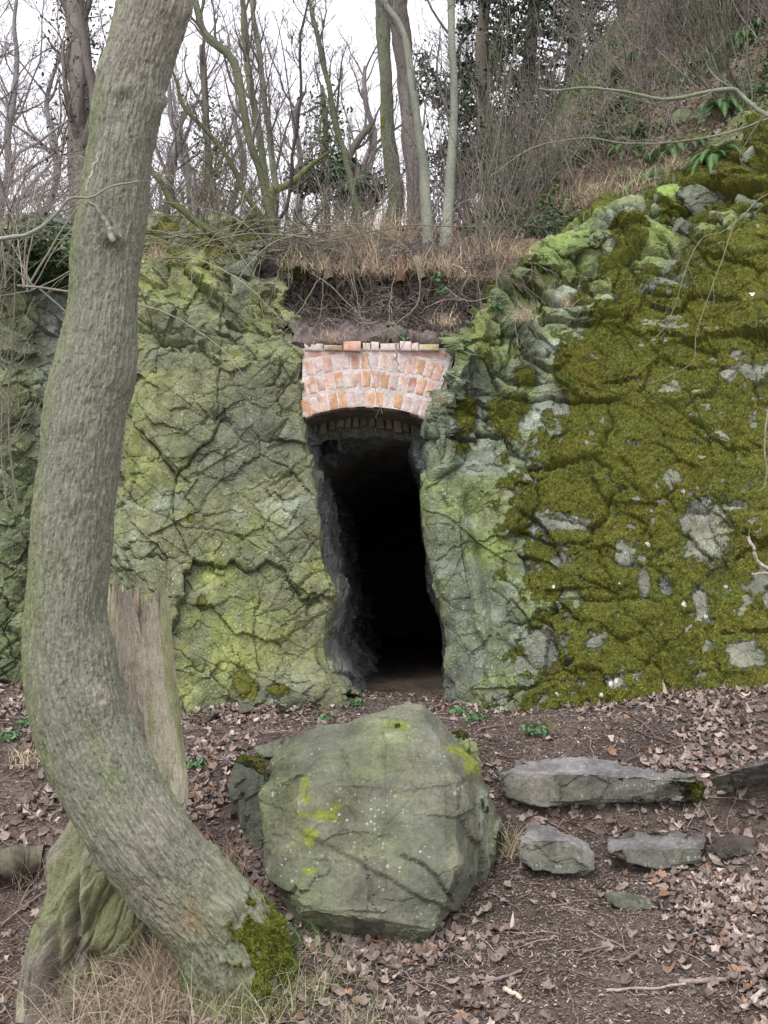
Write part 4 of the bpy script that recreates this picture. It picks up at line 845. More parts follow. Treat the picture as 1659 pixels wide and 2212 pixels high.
#@@VEG
# ================================================================== VEGETATION
rv = np.random.default_rng(21)
def prune(Q, Rq, keepf):
    k = keepf(Q); return Q[k], Rq[k]
def crown_levels(PT, RR, spec, rng):
    out = []
    for sp_ in spec:
        PT, RR = spawn(PT, RR, rng=rng, **sp_); out.append((PT, RR))
    return out
def tree(name, pp, Y, label, cat='tree', group=None, col=(.16, .15, .12), ccol=(.14, .12, .11), spec=None, seed=1, furrow=0., moss=0., top=None, wob=.02, sides=14, up=.3, leaves=None, k1=16, ang=.8, tmin=.35, rmin=.0025, pale=None):
    rng = np.random.default_rng(seed)
    pw = [np.r_[P(a, b_, Y), c_/FPX*Y] for a, b_, c_ in pp]
    b0 = pw[0].copy(); zt = hh(b0[0], Y)-.08 if Y > 9.3 else b0[2]-.1
    if b0[2] > zt+.02: pw = [np.r_[b0[0]-(pw[1][0]-b0[0])*.1, Y, zt, b0[3]*1.25]]+pw
    if top: pw.append(np.r_[pw[-1][:3]+A(*top), pw[-1][3]*.4])
    pw[-1][3] *= .8
    n = 90; d = resample(pw, n)
    d[:, :3] += wob*np.stack([fbm(np.stack([lin(0, 5, n), lin(0, 3, n)], -1), 3, seed*7+k) for k in range(3)], -1)*sm(0, .15, lin(0, 1, n))[:, None]
    n1 = nrm(np.cross(nrm(np.gradient(d[:, :3], axis=0)), A(0, 1, .02))); n2 = np.cross(nrm(np.gradient(d[:, :3], axis=0)), n1)
    base = d[0, :3].copy(); t = empty(name, base, label, cat, group)
    big = d[:, 3].max() > .05; m = 90 if big else sides; nn = 500 if big else 90
    if big:
        d2 = resample(d[::6], nn); n1 = nrm(np.cross(nrm(np.gradient(d2[:, :3], axis=0)), A(0, 1, .02))); n2 = np.cross(nrm(np.gradient(d2[:, :3], axis=0)), n1)
    else: d2 = d
    TH, SS = np.meshgrid(np.arange(m)/m*2*np.pi, lin(0, 1, nn)*7)
    q = np.stack([np.cos(TH)*d2[:, 3:4], np.sin(TH)*d2[:, 3:4], SS], -1)
    RR = d2[:, 3:4]*(1+.10*fbm(q*A(9, 9, 3), 3, seed))
    if big and furrow: h, e, _ = chunks(q*A(1, 1, .2), .05, seed, .006, .7, furrow, .009, warp=.4, thin=.3); RR = RR+h
    RR = RR*(1+.35*sm(.12, 0, SS/7))
    V = ring(d2[:, :3], n1, n2, TH, RR)
    na = fbm(q*A(6, 6, 1.5), 3, seed+3)[..., None]; c = A(*col)*(1+.25*na)
    if pale is not None: pl = sm(0, .5, na[..., 0])[..., None]*.6; c = c*(1-pl)+A(*pale)*pl
    mo = moss*sm(-.3, .5, na[..., 0])*sm(1, .3, SS/5)
    mk('trunk', V, gridF(*TH.shape, True), M_BARK, t, base, np.concatenate([c, mo[..., None]], -1), uv=np.stack([TH*d2[:, 3:4], SS], -1))
    lv = crown_levels(d[None, :, :3][:, ::6], d[None, :, 3][:, ::6], spec or [dict(k=k1, lmin=.15, lmax=.4, ang=ang, npts=9, rfrac=.45, tmin=tmin, up=up, wob=.13), dict(k=7, lmin=.25, lmax=.6, ang=.8, npts=6, rfrac=.5, up=.12, rmin=rmin), dict(k=5, lmin=.25, lmax=.6, ang=.8, npts=5, rfrac=.5, up=.1, rmin=rmin*.8)], rng)
    b = Bag()
    for i, (Q, Rq) in enumerate(lv):
        b.add(*tubes(Q, Rq, 5 if i == 0 else 3, A(*ccol)*(1+.2*rng.normal(size=(len(Q), 1)))))
    b.obj('crown', M_TWIG, t, base)
    if leaves:
        nl, sz, lc, rr_, t0, t1 = leaves
        i = rng.integers(int(t0*(n-1)), int(t1*(n-1)), nl); Qs, _ = lv[1]; on = rng.uniform(size=nl) < .65
        pos = d[i, :3]+rng.normal(size=(nl, 3))*A(rr_, rr_, .1)
        V, F, C = scatter(LS[0], LS[1], pos, rng.normal(size=(nl, 3))+A(0, -.7, .4), rng.uniform(0, 6.3, nl), rng.uniform(.6, 1.3, nl)*sz, A(*lc)*rng.uniform(.5, 1.5, (nl, 1)), rng.normal(size=(nl, 3))*.4)
        mk('ivy', V, F, M_GREEN, t, base, C, smooth=False)
    return t
G1 = (.12, .13, .08); G2 = (.22, .235, .185)
tree('bare_tree', [(842, 500, 20), (862, 478, 19), (852, 400, 17), (843, 330, 18), (838, 270, 15), (832, 150, 14), (824, 0, 15)], 11.5, 'pair of dark trunks on the bank, the thinner mossy left one with a knotted fork', col=(.12, .125, .09), moss=.5, furrow=.006, seed=11, top=(-.2, .2, 3.), k1=12, tmin=.5)
tree('bare_tree', [(915, 505, 27), (905, 440, 24), (893, 340, 22), (880, 220, 21), (872, 100, 21), (862, 0, 22)], 11.0, 'stoutest dark furrowed trunk on the bank, above the right end of the arch', col=(.12, .105, .095), furrow=.014, seed=12, top=(-.2, .2, 4.), k1=12, tmin=.6, pale=(.19, .17, .155))
tree('bare_tree', [(925, 560, 15), (923, 500, 13), (918, 380, 11.5), (905, 290, 9), (888, 170, 8.5), (872, 70, 8), (838, 20, 7), (815, -60, 6)], 9.3, 'smooth pale grey green trunk on the bank edge that curves left at its top', col=G2, seed=13, wob=.01, k1=12, tmin=.45, pale=(.25, .26, .21))
tree('bare_tree', [(964, 545, 13), (966, 480, 12), (975, 340, 10.5), (980, 200, 9), (976, 80, 8.5), (977, -40, 8)], 9.3, 'smooth pale straight trunk on the bank edge, right of the curving one', col=G2, seed=14, wob=.01, top=(.1, .1, 1.5), k1=12, tmin=.3, pale=(.25, .26, .21))
tree('bare_tree', [(775, 500, 8), (768, 450, 7.5), (752, 360, 7), (722, 250, 7), (700, 150, 6), (680, 60, 5), (660, -20, 4.5)], 9.6, 'slim green stem leaning left over the root bank', col=G1, seed=15, wob=.015, k1=14, tmin=.3)
tree('bare_tree', [(588, 492, 10), (578, 440, 9), (560, 370, 8), (535, 290, 8.5), (520, 200, 8), (506, 135, 9), (470, 100, 9), (440, 70, 8), (425, 20, 7), (418, -40, 6)], 9.2, 'dark green stem with an S bend near its top, right of the curved trunk', col=G1, seed=16, wob=.01, k1=12, tmin=.3)
tree('bare_tree', [(590, 492, 9), (578, 430, 8.5), (565, 330, 8), (548, 220, 8), (533, 120, 7), (525, 0, 6.5), (524, -60, 6)], 9.9, 'straight green stem just right of the S bend stem', col=(.15, .165, .10), seed=17, wob=.02, k1=14, tmin=.3)
tree('bare_tree', [(590, 480, 9), (592, 400, 8), (580, 300, 7), (568, 180, 6.5), (552, 70, 6), (545, -50, 5)], 10.6, 'grey green stem forking off behind the straight green one', col=(.17, .175, .13), seed=18, wob=.03, k1=14, tmin=.25)
tree('bare_tree', [(585, 425, 10), (600, 412, 9), (640, 385, 7), (680, 350, 5), (722, 318, 2.5)], 9.7, 'short mossy leaning limb, yellow green, running up to the right of the stems', col=(.17, .19, .08), moss=.2, seed=19, wob=.02, k1=6, tmin=.5)
tree('bare_tree', [(492, 522, 9), (460, 505, 8.5), (415, 470, 8), (370, 430, 8), (350, 395, 7), (330, 372, 7), (300, 350, 6)], 8.9, 'thick green limb sweeping down from behind the curved trunk to the rock top', col=(.12, .14, .06), moss=.3, seed=20, wob=.008, k1=8, tmin=.3)
tree('bare_tree', [(585, 492, 7), (545, 440, 6.5), (500, 355, 6), (455, 290, 5.5), (400, 235, 5), (385, 190, 4), (372, 150, 3.5)], 9.0, 'thin dark arching stem rising left from the foot of the S bend stem', col=(.09, .10, .05), seed=22, wob=.01, k1=14, tmin=.15)
tree('bare_tree', [(590, 496, 4.5), (620, 440, 4), (630, 330, 3.6), (645, 230, 3.4), (650, 100, 3), (668, -20, 2.5)], 9.1, 'very thin near black whip between the green stems', col=(.05, .045, .04), ccol=(.08, .07, .06), seed=23, wob=.02, k1=10, tmin=.2)
tree('bare_tree', [(185, 505, 34), (182, 440, 30), (175, 300, 28), (172, 150, 26), (165, 40, 24), (160, -60, 22)], 14, 'thick ivy flecked trunk far behind, half hidden by the curved tree', col=(.17, .15, .13), furrow=.012, seed=24, top=(-.3, .3, 4), k1=26, ang=.95, tmin=.25, leaves=(2600, .055, (.05, .06, .03), .30, .05, .75), pale=(.22, .2, .18))
tree('bare_tree', [(452, 480, 10), (450, 400, 9), (445, 250, 8), (438, 120, 7), (432, 60, 4)], 15, 'ivy wrapped stem standing between the curved trunk and the stems', col=(.15, .13, .11), seed=25, k1=16, leaves=(2300, .055, (.07, .085, .035), .20, .05, .8), tmin=.1)
tree('bare_tree', [(706, 480, 8), (706, 400, 8), (704, 300, 7), (698, 200, 5), (692, 150, 3)], 14, 'narrow ivy column left of the pair of dark trunks', col=(.14, .13, .10), seed=26, k1=14, leaves=(3000, .055, (.06, .08, .03), .16, .1, .92), tmin=.1)
tree('bare_tree', [(735, 480, 9), (742, 400, 9), (760, 330, 8), (790, 285, 8), (815, 250, 5)], 13.5, 'crooked leaning limb rising right toward the pair of dark trunks', col=(.12, .11, .09), seed=27, k1=8)
spc = [dict(k=26, lmin=.2, lmax=.5, ang=.95, npts=9, rfrac=.5, tmin=.15, up=.16, wob=.18), dict(k=8, lmin=.3, lmax=.6, ang=.8, npts=6, rfrac=.45, up=.1, rmin=.003), dict(k=8, lmin=.3, lmax=.7, ang=.8, npts=5, rfrac=.6, up=.05, rmin=.0025)]
for k, (x, tp, Yv, w_) in enumerate(((20, -100, 17, 10), (95, 60, 20, 9), (-40, 0, 14, 11), (355, 80, 19, 9), (395, 190, 22, 9), (500, 150, 24, 8), (640, 160, 25, 8), (270, 100, 24, 10), (775, 120, 23, 9), (1010, 60, 19, 8))):
    lab = ['broad bare tree at the far left with arching branches', 'bare tree far behind between the left edge and the ivy flecked trunk', 'bare tree whose branches enter from the left edge', 'slender bare tree just right of the curved trunk, far off', 'low bare tree far off beside the ivy wrapped stem', 'twiggy bare tree far off behind the S bend stem', 'twiggy bare tree far off behind the slim leaning stem', 'bare tree far off, hidden mostly by the curved trunk', 'bare tree far off behind the pair of dark trunks', 'bare tree far off right of the pale trunks'][k]
    rr = np.random.default_rng(k+200); dx = rr.uniform(-40, 40)
    tree('bare_tree', [(x, 490, w_), (x+dx*.2, 400, w_*.9), (x+dx*.5, 300, w_*.8), (x+dx*.3, 200, w_*.6), (x+dx, tp, w_*.35)], Yv, lab, group='bare trees far behind the bank', col=(.20, .185, .18), ccol=(.22, .195, .195), seed=60+k, spec=spc, wob=.25)
# shrubs: many stems from one foot
def shrub(name, px, py, Y, n, ln, label, col, seed, spread=.5, r=.008, up=.1, k2=7, k3=4, lean=(0, 0, 0), droop=0., group=None, pos=None, wob=.07, rmin=.0018, npt=12):
    rng = np.random.default_rng(seed); p0 = P(px, py, Y) if pos is None else pos
    d = nrm(rng.normal(size=(n, 3))*spread+A(0, 0, 1)+A(*lean)); st = p0+rng.normal(size=(n, 3))*A(.08, .08, .01); L = rng.uniform(.45, 1, n)*ln
    out = [st]; dd = d
    for j in range(npt-1):
        out.append(out[-1]+dd*(L/(npt-1))[:, None]); dd = nrm(dd+wob*rng.normal(size=(n, 3))+A(0, 0, 1)*(up-droop*(j/npt)))
    Q = np.stack(out, 1); Rq = (r*rng.uniform(.5, 1, n))[:, None]*lin(1, .3, npt)[None]
    b = Bag(); cc = lambda m: A(*col)*(1+.25*rng.normal(size=(m, 1))).clip(.4, 1.8)
    b.add(*tubes(Q, Rq, 6, cc(n)))
    Q2, R2 = spawn(Q, Rq, k2, .2, .5, .6, rng, 7, .55, .15, 1, up=up*.8-droop*.5, wob=.14, rmin=rmin); b.add(*tubes(Q2, R2, 4, cc(len(Q2))))
    if k3: Q3, R3 = spawn(Q2, R2, k3, .25, .6, .7, rng, 5, .6, .1, 1, up=up*.5, wob=.14, rmin=rmin*.8); b.add(*tubes(Q3, R3, 3, cc(len(Q3))))
    return tag(b.obj(name, M_TWIG, None, p0), label, 'shrub', group)
shrub('shrub', 1035, 545, 9.3, 14, 3.4, 'hazel like shrub with long whips right of the pale trunks', (.13, .13, .095), 301, .28, .013, .12, lean=(.35, 0, 0))
shrub('shrub', 1085, 520, 9.4, 12, 2.2, 'dense brown shrub low on the slope above the end of the rim', (.12, .10, .085), 302, .5, .008, .1)
shrub('shrub', 1180, 420, 10.6, 16, 3.0, 'grey twiggy shrub in the middle of the slope', (.15, .13, .12), 303, .45, .009, .1, lean=(.2, 0, 0))
shrub('shrub', 590, 496, 9.0, 14, 2.0, 'tangle of arching twigs at the foot of the green stems', (.13, .135, .08), 304, .9, .007, -.02, droop=.35)
shrub('shrub', 470, 505, 9.1, 14, 1.7, 'light green arching twigs on top of the left rock face', (.16, .17, .10), 305, 1.1, .007, 0, droop=.4)
shrub('shrub', 740, 520, 9.0, 12, 1.3, 'thin drooping twigs hanging over the left half of the root bank', (.20, .19, .14), 306, 1.0, .004, -.05, droop=.5, k3=2)
shrub('shrub', 640, 545, 8.7, 10, 1.4, 'drooping twigs falling across the top of the left rock face by the root bank', (.17, .18, .11), 307, 1.0, .004, -.08, droop=.55, k3=2)
shrub('shrub', 905, 575, 8.75, 14, 1.1, 'dead brush spilling over the root bank right of the brown post', (.24, .20, .17), 320, 1.2, .004, -.1, droop=.5, k3=3)
shrub('shrub', 1010, 575, 8.7, 16, 1.2, 'dead brush hanging from the right end of the root bank', (.25, .20, .17), 321, 1.2, .004, -.1, droop=.5, k3=3)
shrub('shrub', 790, 575, 8.8, 14, 1.0, 'dead brush drooping between the stubs in the root bank', (.22, .19, .16), 322, 1.2, .0035, -.1, droop=.5, k3=3)
shrub('shrub', 675, 590, 8.7, 12, 1.0, 'dead brush at the left end of the root bank', (.20, .175, .15), 323, 1.1, .0035, -.1, droop=.5, k3=3)
shrub('shrub', 1085, 600, 8.4, 10, .9, 'brown briar over the leftmost green rocks of the rim', (.22, .17, .14), 324, 1.1, .0035, -.02, droop=.35, k3=3)
shrub('shrub', 60, 620, 7.4, 14, 2.2, 'pale tangle of arching whips at the left edge, left of the curved trunk', (.22, .20, .165), 308, .7, .009, 0, droop=.3, lean=(-.1, -.1, 0))
shrub('shrub', 20, 520, 8.6, 16, 2.4, 'dark tangle of whips above the rock at the left edge', (.14, .13, .10), 309, .8, .008, .0, droop=.2)
shrub('shrub', -40, 1100, 5.6, 9, 1.9, 'bare whips rising at the left edge in front of the shaded rock', (.20, .18, .14), 310, .35, .008, .05, lean=(.15, 0, .3))
shrub('shrub', 1590, 225, 9.8, 18, 2.8, 'dense clump of upright stems high on the slope near the right edge', (.10, .10, .07), 311, .42, .014, .12, lean=(-.35, 0, 0))
shrub('shrub', 1330, 420, 9.4, 10, 1.3, 'brown briar above the flat topped mossy rock', (.16, .12, .10), 312, .8, .005, .02, droop=.2)
shrub('shrub', 1440, 380, 9.3, 8, 1.1, 'reddish briar in dead grass above the yellow green rim rock', (.19, .13, .11), 313, .8, .004, .02, droop=.2)
# shrubs all over the slope: three kinds built, the rest copied
protos = []
slope = []
for k in range(20):
    px, py = rv.uniform(1060, 1760), rv.uniform(-40, 330)
    if py > 470-(px-1000)*.62: py = 330-(px-1000)*.45
    slope.append((px, max(py, -60)))
for k, (px, py) in enumerate(slope):
    p0 = onhill(px, py)
    if k < 5: o = shrub('shrub', 0, 0, 0, 15, 2.6, 'bare grey brown shrub among many on the upper slope', ((.15, .13, .12), (.12, .11, .085), (.18, .15, .14), (.14, .14, .10), (.11, .09, .085))[k], 330+k, .5, .010, .1, group='bare shrubs on the upper slope', pos=p0, k3=5, rmin=.003); protos.append(o)
    else:
        o = protos[k % 5].copy(); COL.objects.link(o); o.location = p0; o.rotation_euler = (0, 0, k*2.4); s_ = rv.uniform(.6, 1.25); o.scale = (s_, s_, s_)
for k, (px, py, w_, lab) in enumerate(((1330, 235, 40, 'mossy rock high on the slope above the ferns'), (1480, 260, 46, 'broad mossy rock on the slope left of the upright stems'), (1560, 300, 44, 'mossy rock below the upright stems'), (1230, 330, 34, 'dark rock among shrubs on the left of the slope'), (1640, 190, 44, 'mossy rock at the right edge above the long branch'), (1420, 150, 40, 'mossy outcrop near the top of the slope'), (1360, 380, 34, 'mossy rock in the dead grass right above the flat topped one'))):
    rr = np.random.default_rng(k+300); c0_ = onhill(px, py); s0 = w_/2150*c0_[1]
    stone('rock', [c0_+A(s0*a, s0*.8*c_, s0*.6*b_) for a, b_, c_ in rr.uniform(-1, 1, (16, 3))], .018, 860+k, lab, group='rocks on the slope', back=.2, am=.6, moss=.55, colf=lambda V, N, a, b: A(.17, .19, .11)*(1+.3*a[:, None]))
# long individual branches
twig('fallen_branch', [(1690, 262, 8.3), (1650, 245, 8.4), (1600, 205), (1578, 192), (1510, 200), (1450, 212), (1390, 208), (1330, 196), (1260, 190), (1200, 194), (1165, 190)], 8.5, .022, .009, (.20, .22, .15), n=90, label='long mossy branch reaching left across the slope from the right edge', cat='branch', sub=7, wig=.012)
twig('fallen_branch', [(1700, 240, 8.2), (1650, 260, 8.2), (1560, 290), (1450, 306), (1350, 308), (1250, 300), (1150, 320), (1060, 380)], 8.3, .010, .004, (.20, .20, .15), n=80, label='thin branch running left below the long mossy one', cat='branch', sub=9, wig=.01)
twig('fallen_branch', [(1650, 250, 8.2), (1610, 310), (1600, 350), (1640, 372)], 8.2, .009, .004, (.10, .10, .07), n=40, label='dark crooked twig hanging down at the right edge', cat='branch', sub=3)
twig('hanging_twig', [(1665, 415), (1640, 430), (1600, 470), (1560, 500), (1518, 512), (1490, 560), (1470, 620), (1440, 700), (1400, 745)], 7.6, .0035, .002, (.22, .21, .16), n=60, label='pale twig drooping over the upper part of the mossy rock', cat='twig', sub=4)
twig('hanging_twig', [(1590, 470), (1560, 560), (1530, 640), (1505, 720), (1495, 780), (1450, 810), (1395, 830)], 7.3, .0035, .002, (.21, .20, .14), n=60, label='green grey twig curving down the middle of the mossy rock', cat='twig', sub=4)
twig('broken_branch', [(1680, 1240, 5.6), (1640, 1215), (1625, 1180), (1618, 1158)], 5.6, .012, .009, (.40, .36, .30), n=30, label='pale broken branch end sticking in from the right edge', cat='branch', sub=3)
twig('broken_branch', [(1690, 1240, 5.6), (1655, 1238), (1625, 1240)], 5.7, .008, .004, (.40, .36, .30), n=30, label='pale thin branch end below the broken one at the right edge', cat='branch')
twig('hanging_twig', [(1665, 860), (1652, 940), (1655, 1040), (1640, 1060)], 5.9, .006, .004, (.22, .20, .14), n=40, label='upright twig at the right edge in front of the moss', cat='twig')
for k, (pp, lab, r_) in enumerate((([(760, 560), (770, 640), (790, 740), (800, 800), (822, 870), (828, 892)], 'long green twig hanging in front of the bricks, lowest of all', .0035), ([(700, 590), (690, 680), (660, 740), (640, 800)], 'twig hanging beside the left end of the arch', .003), ([(850, 600), (840, 690), (870, 740), (850, 780)], 'twig curling down onto the coping', .004),
        ([(900, 560), (905, 640), (870, 690), (820, 720), (790, 730)], 'root like twig lying across the dark bank', .006), ([(960, 620), (1010, 650), (1080, 640), (1150, 700)], 'pale stem lying from the root bank onto the green rock', .005), ([(560, 560), (540, 620), (545, 690), (558, 750)], 'thin twig dangling over the left rock face', .0028), ([(420, 560), (412, 620), (425, 700), (428, 770)], 'thin twig dangling near the curved trunk', .0028),
        ([(690, 600), (640, 680), (600, 740)], 'short twig slanting across the top corner of the left rock', .004), ([(855, 740), (858, 790), (866, 800)], 'grey root lying over the top course of bricks', .007), ([(1075, 560), (1072, 620), (1070, 700)], 'dead stalk standing on the green rocks right of the bank', .003))):
    twig('hanging_twig', pp, 7.85 if k not in (4, 9) else 8.1, r_, r_*.5, (.22, .21, .15), n=50, label=lab, cat='twig', sub=2 if k != 8 else 0, wig=.012)
# sawn posts / old stems in the bank
twig('old_stub', [(864, 612, 8.55), (866, 585, 8.6), (866, 560, 8.62), (867, 545, 8.62)], 8.6, .050, .042, (.13, .075, .05), n=14, sides=14, mat=M_BARK, label='short upright brown post sticking out of the root bank', cat='post', wig=.004)
twig('old_stub', [(915, 604, 8.5), (905, 580, 8.6), (900, 560, 8.7)], 8.6, .03, .04, (.20, .17, .12), n=14, sides=12, label='thick pale root stub in the bank right of the brown post', cat='stump')
twig('old_stub', [(712, 605, 8.5), (706, 580, 8.55), (700, 555, 8.6)], 8.6, .045, .05, (.17, .13, .10), n=14, sides=12, label='split grey brown stub in the bank below the round rock', cat='stump')
twig('log', [(-160, 1880, 5.0), (-60, 1872, 5.0), (20, 1862, 5.0), (95, 1852, 5.05)], 5.0, .085, .065, (.13, .12, .085), n=60, sides=40, mat=M_WOOD, label='short thick log lying on the litter at the left edge', cat='log', wig=.01)
# ---------------- roots in the bank (fine, countless)
ii = rv.integers(0, BANK.shape[0], 15000); jj_ = rv.integers(0, BANK.shape[1], 15000)
ok = (BANKpx[1][ii, jj_] < 705) & (BANKpx[1][ii, jj_] > 540) & (BANKpx[0][ii, jj_] > 600) & (BANKpx[0][ii, jj_] < 1040)
st = BANK[ii[ok], jj_[ok]]+A(0, -.01, 0); N = len(st); dd = nrm(rv.normal(size=(N, 3))*A(.8, .35, .5)+A(0, -.35, -.5)); L = rv.uniform(.08, .42, N)
out = [st]
for j in range(7): out.append(out[-1]+dd*(L/7)[:, None]); dd = nrm(dd+.45*rv.normal(size=(N, 3))+A(0, -.02, -.12))
b = Bag(); pick = rv.uniform(size=(N, 1)); cc = np.where(pick < .55, A(.14, .115, .105), np.where(pick < .92, A(.27, .23, .21), A(.45, .40, .35)))
b.add(*tubes(np.stack(out, 1), np.where(pick < .92, .0027, .0045)*lin(1, .5, 8)[None]*rv.uniform(.6, 1.3, (N, 1)), 3, cc)); tag(b.obj('fine_roots', M_TWIG), kind='stuff')
b = Bag(); N = 60; st = P(rv.uniform(630, 1020, N), rv.uniform(555, 660, N), 8.70); dd = nrm(rv.normal(size=(N, 3))*A(1, .2, .4)+A(0, -.1, -.2)); out = [st]; L = rv.uniform(.2, .7, N)
for j in range(11): out.append(out[-1]+dd*(L/11)[:, None]); dd = nrm(dd+.3*rv.normal(size=(N, 3))+A(0, -.02, -.08))
b.add(*tubes(np.stack(out, 1), rv.uniform(.002, .008, (N, 1))**1*lin(1, .25, 12)[None], 6, A(.19, .155, .135)*rv.uniform(.6, 1.4, (N, 1)))); tag(b.obj('thick_roots', M_TWIG), kind='stuff')
# ---------------- brushwood on the plateau, beyond the bank
N = 1500; x = rv.uniform(-9, 1.6, N); y = 9.9+rv.uniform(0, 1, N)**1.5*12; st = np.stack([x, y, hh(x, y)], -1)
dd = nrm(rv.normal(size=(N, 3))*A(.3, .3, .2)+A(0, 0, 1)); L = rv.uniform(.5, 2.1, N)*(.5+.5*sm(9.5, 14, y)); out = [st]
for j in range(6): out.append(out[-1]+dd*(L/6)[:, None]); dd = nrm(dd+.10*rv.normal(size=(N, 3))+A(0, 0, .03))
Q = np.stack(out, 1); Rq = rv.uniform(.003, .009, (N, 1))*lin(1, .4, 7)[None]; b = Bag(); b.add(*tubes(Q, Rq, 3, A(.26, .22, .205)*rv.uniform(.5, 1.4, (N, 1))))
Q2, R2 = spawn(Q, Rq, 7, .2, .5, .6, rv, 5, .6, rmin=.0028); b.add(*tubes(Q2, R2, 3, A(.25, .21, .20)*rv.uniform(.5, 1.4, (len(Q2), 1))))
tag(b.obj('brushwood', M_TWIG), kind='stuff')
N = 1900; px = rv.uniform(1000, 1800, N); py = rv.uniform(-100, 520, N); ok = py < 600-(px-950)*.55; pts = np.array([onhill(a, c_) for a, c_ in zip(px[ok][:650], py[ok][:650])]); N = len(pts)
dd = nrm(rv.normal(size=(N, 3))*A(.55, .5, .3)+A(-.1, -.1, 1)); L = rv.uniform(.3, 1.5, N); out = [pts]
for j in range(6): out.append(out[-1]+dd*(L/6)[:, None]); dd = nrm(dd+.12*rv.normal(size=(N, 3)))
Q = np.stack(out, 1); Rq = rv.uniform(.003, .007, (N, 1))*lin(1, .4, 7)[None]; b = Bag(); b.add(*tubes(Q, Rq, 3, A(.22, .19, .17)*rv.uniform(.3, 1.8, (N, 1))))
Q2, R2 = spawn(Q, Rq, 5, .2, .6, .7, rv, 5, .6, rmin=.0026); b.add(*tubes(Q2, R2, 3, A(.17, .145, .13)*rv.uniform(.5, 1.7, (len(Q2), 1))))
tag(b.obj('slope_undergrowth', M_TWIG), kind='stuff')
# ---------------- evergreens behind the slope
def evergreen(px, Y, ztop, w_, seed, label, lc=(.035, .055, .028)):
    rng = np.random.default_rng(seed); x = P(px, 400, Y)[0]; z0 = float(hh(x, Y)); base = A(x, Y, z0); t = empty('evergreen_tree', base, label, 'evergreen tree', 'dark evergreens behind the slope')
    n = 60; zz = lin(z0-.1, ztop, n); d = np.stack([x+.1*np.sin(zz), Y+0*zz, zz], -1); r = lin(.16, .03, n)
    b = Bag(); b.add(*tubes(d[None], r[None], 12, A(.13, .11, .09)[None])); b.obj('trunk', M_TWIG, t, base)
    Q, Rq = spawn(d[None], r[None], 95, .9, 1., 1.5, rng, 9, .25, .08, 1, up=-.02, wob=.12, absl=w_, shrink=.55, rmin=.006); Q2, R2 = spawn(Q, Rq, 9, .25, .55, .7, rng, 6, .6, .15, 1, up=-.05, rmin=.004)
    b = Bag(); b.add(*tubes(Q, Rq, 4, np.broadcast_to(A(.10, .09, .07), (len(Q), 3)))); b.add(*tubes(Q2, R2, 3, np.broadcast_to(A(.09, .085, .06), (len(Q2), 3)))); b.obj('branches', M_TWIG, t, base)
    k = 20; idx = rng.integers(0, 6, (len(Q2), k)); p = Q2[np.arange(len(Q2))[:, None], idx].reshape(-1, 3)+rng.normal(size=(len(Q2)*k, 3))*A(.07, .07, .06); N = len(p)
    V, F, C = scatter(LS[0], LS[1], p, rng.normal(size=(N, 3))+A(0, -.4, .8), rng.uniform(0, 6.3, N), rng.uniform(.5, 1.4, N)*.085, A(*lc)*rng.uniform(.4, 1.7, (N, 1)), rng.normal(size=(N, 3))*.4)
    mk('foliage', V, F, M_GREEN, t, base, C, smooth=False)
evergreen(1055, 17, 16.5, 1.7, 401, 'leftmost dark evergreen, next to the pale trunks')
evergreen(1150, 19, 19.5, 1.9, 402, 'middle dark evergreen with sky showing through')
evergreen(1240, 20, 23, 2.0, 403, 'right dark evergreen rising behind the shrubs of the slope')
evergreen(1350, 22, 25, 2.2, 404, 'farthest right evergreen, mostly hidden by shrubs at the top edge')
# ---------------- ivy, ferns, small plants
def leafclump(name, cen, rad_, n, sz, col, label, cat, seed, group=None, shell=.5, mat=None):
    rng = np.random.default_rng(seed); u_ = nrm(rng.normal(size=(n, 3))); rr = rng.uniform(shell, 1, n)**.6; cl_ = 1+.35*fbm(u_*2.2, 3, seed)
    p = np.asarray(cen)+u_*rr[:, None]*cl_[:, None]*A(*rad_)
    V, F, C = scatter(LS[0], LS[1], p, u_*A(1, 1, 1)+rng.normal(size=(n, 3))*.6+A(0, -.2, .5), rng.uniform(0, 6.3, n), rng.uniform(.6, 1.4, n)*sz, A(*col)*rng.uniform(.5, 1.6, (n, 1)), rng.normal(size=(n, 3))*.4)
    bs = A(*cen)-A(0, 0, rad_[2]); b = Bag(); b.add(V, F, C); return tag(b.obj(name, mat or M_GREEN, None, bs, smooth=False), label, cat, group)
leafclump('ivy_bush', P(782, 408, 11.8), (.33, .3, .24), 1500, .055, (.05, .09, .045), 'dark green ivy bush on the bank left of the pair of dark trunks', 'ivy', 501)
leafclump('ivy_bush', P(742, 372, 12.3), (.22, .25, .25), 1500, .06, (.04, .07, .03), 'smaller ivy clump up and left of the dark ivy bush', 'ivy', 502)
leafclump('ivy_bush', P(660, 385, 12.6), (.28, .25, .2), 1000, .055, (.05, .075, .035), 'thin ivy clump behind the mossy leaning limb', 'ivy', 503)
leafclump('ivy_bush', P(110, 540, 8.9), (.45, .35, .22), 2600, .055, (.05, .09, .03), 'ivy spilling over the rock top left of the curved trunk', 'ivy', 504)
leafclump('ivy_bush', P(-20, 560, 8.7), (.4, .3, .28), 1800, .055, (.04, .07, .03), 'ivy at the left edge above the shaded rock', 'ivy', 505)
leafclump('ivy_bush', P(890, 515, 10.2), (.15, .15, .08), 300, .04, (.05, .085, .04), 'small leafy clump at the foot of the stoutest dark trunk', 'ivy', 506)
leafclump('ivy_bush', P(1180, 500, 9.6), (.3, .25, .15), 700, .04, (.05, .08, .035), 'leafy clump on the slope above the left end of the rim', 'ivy', 507)
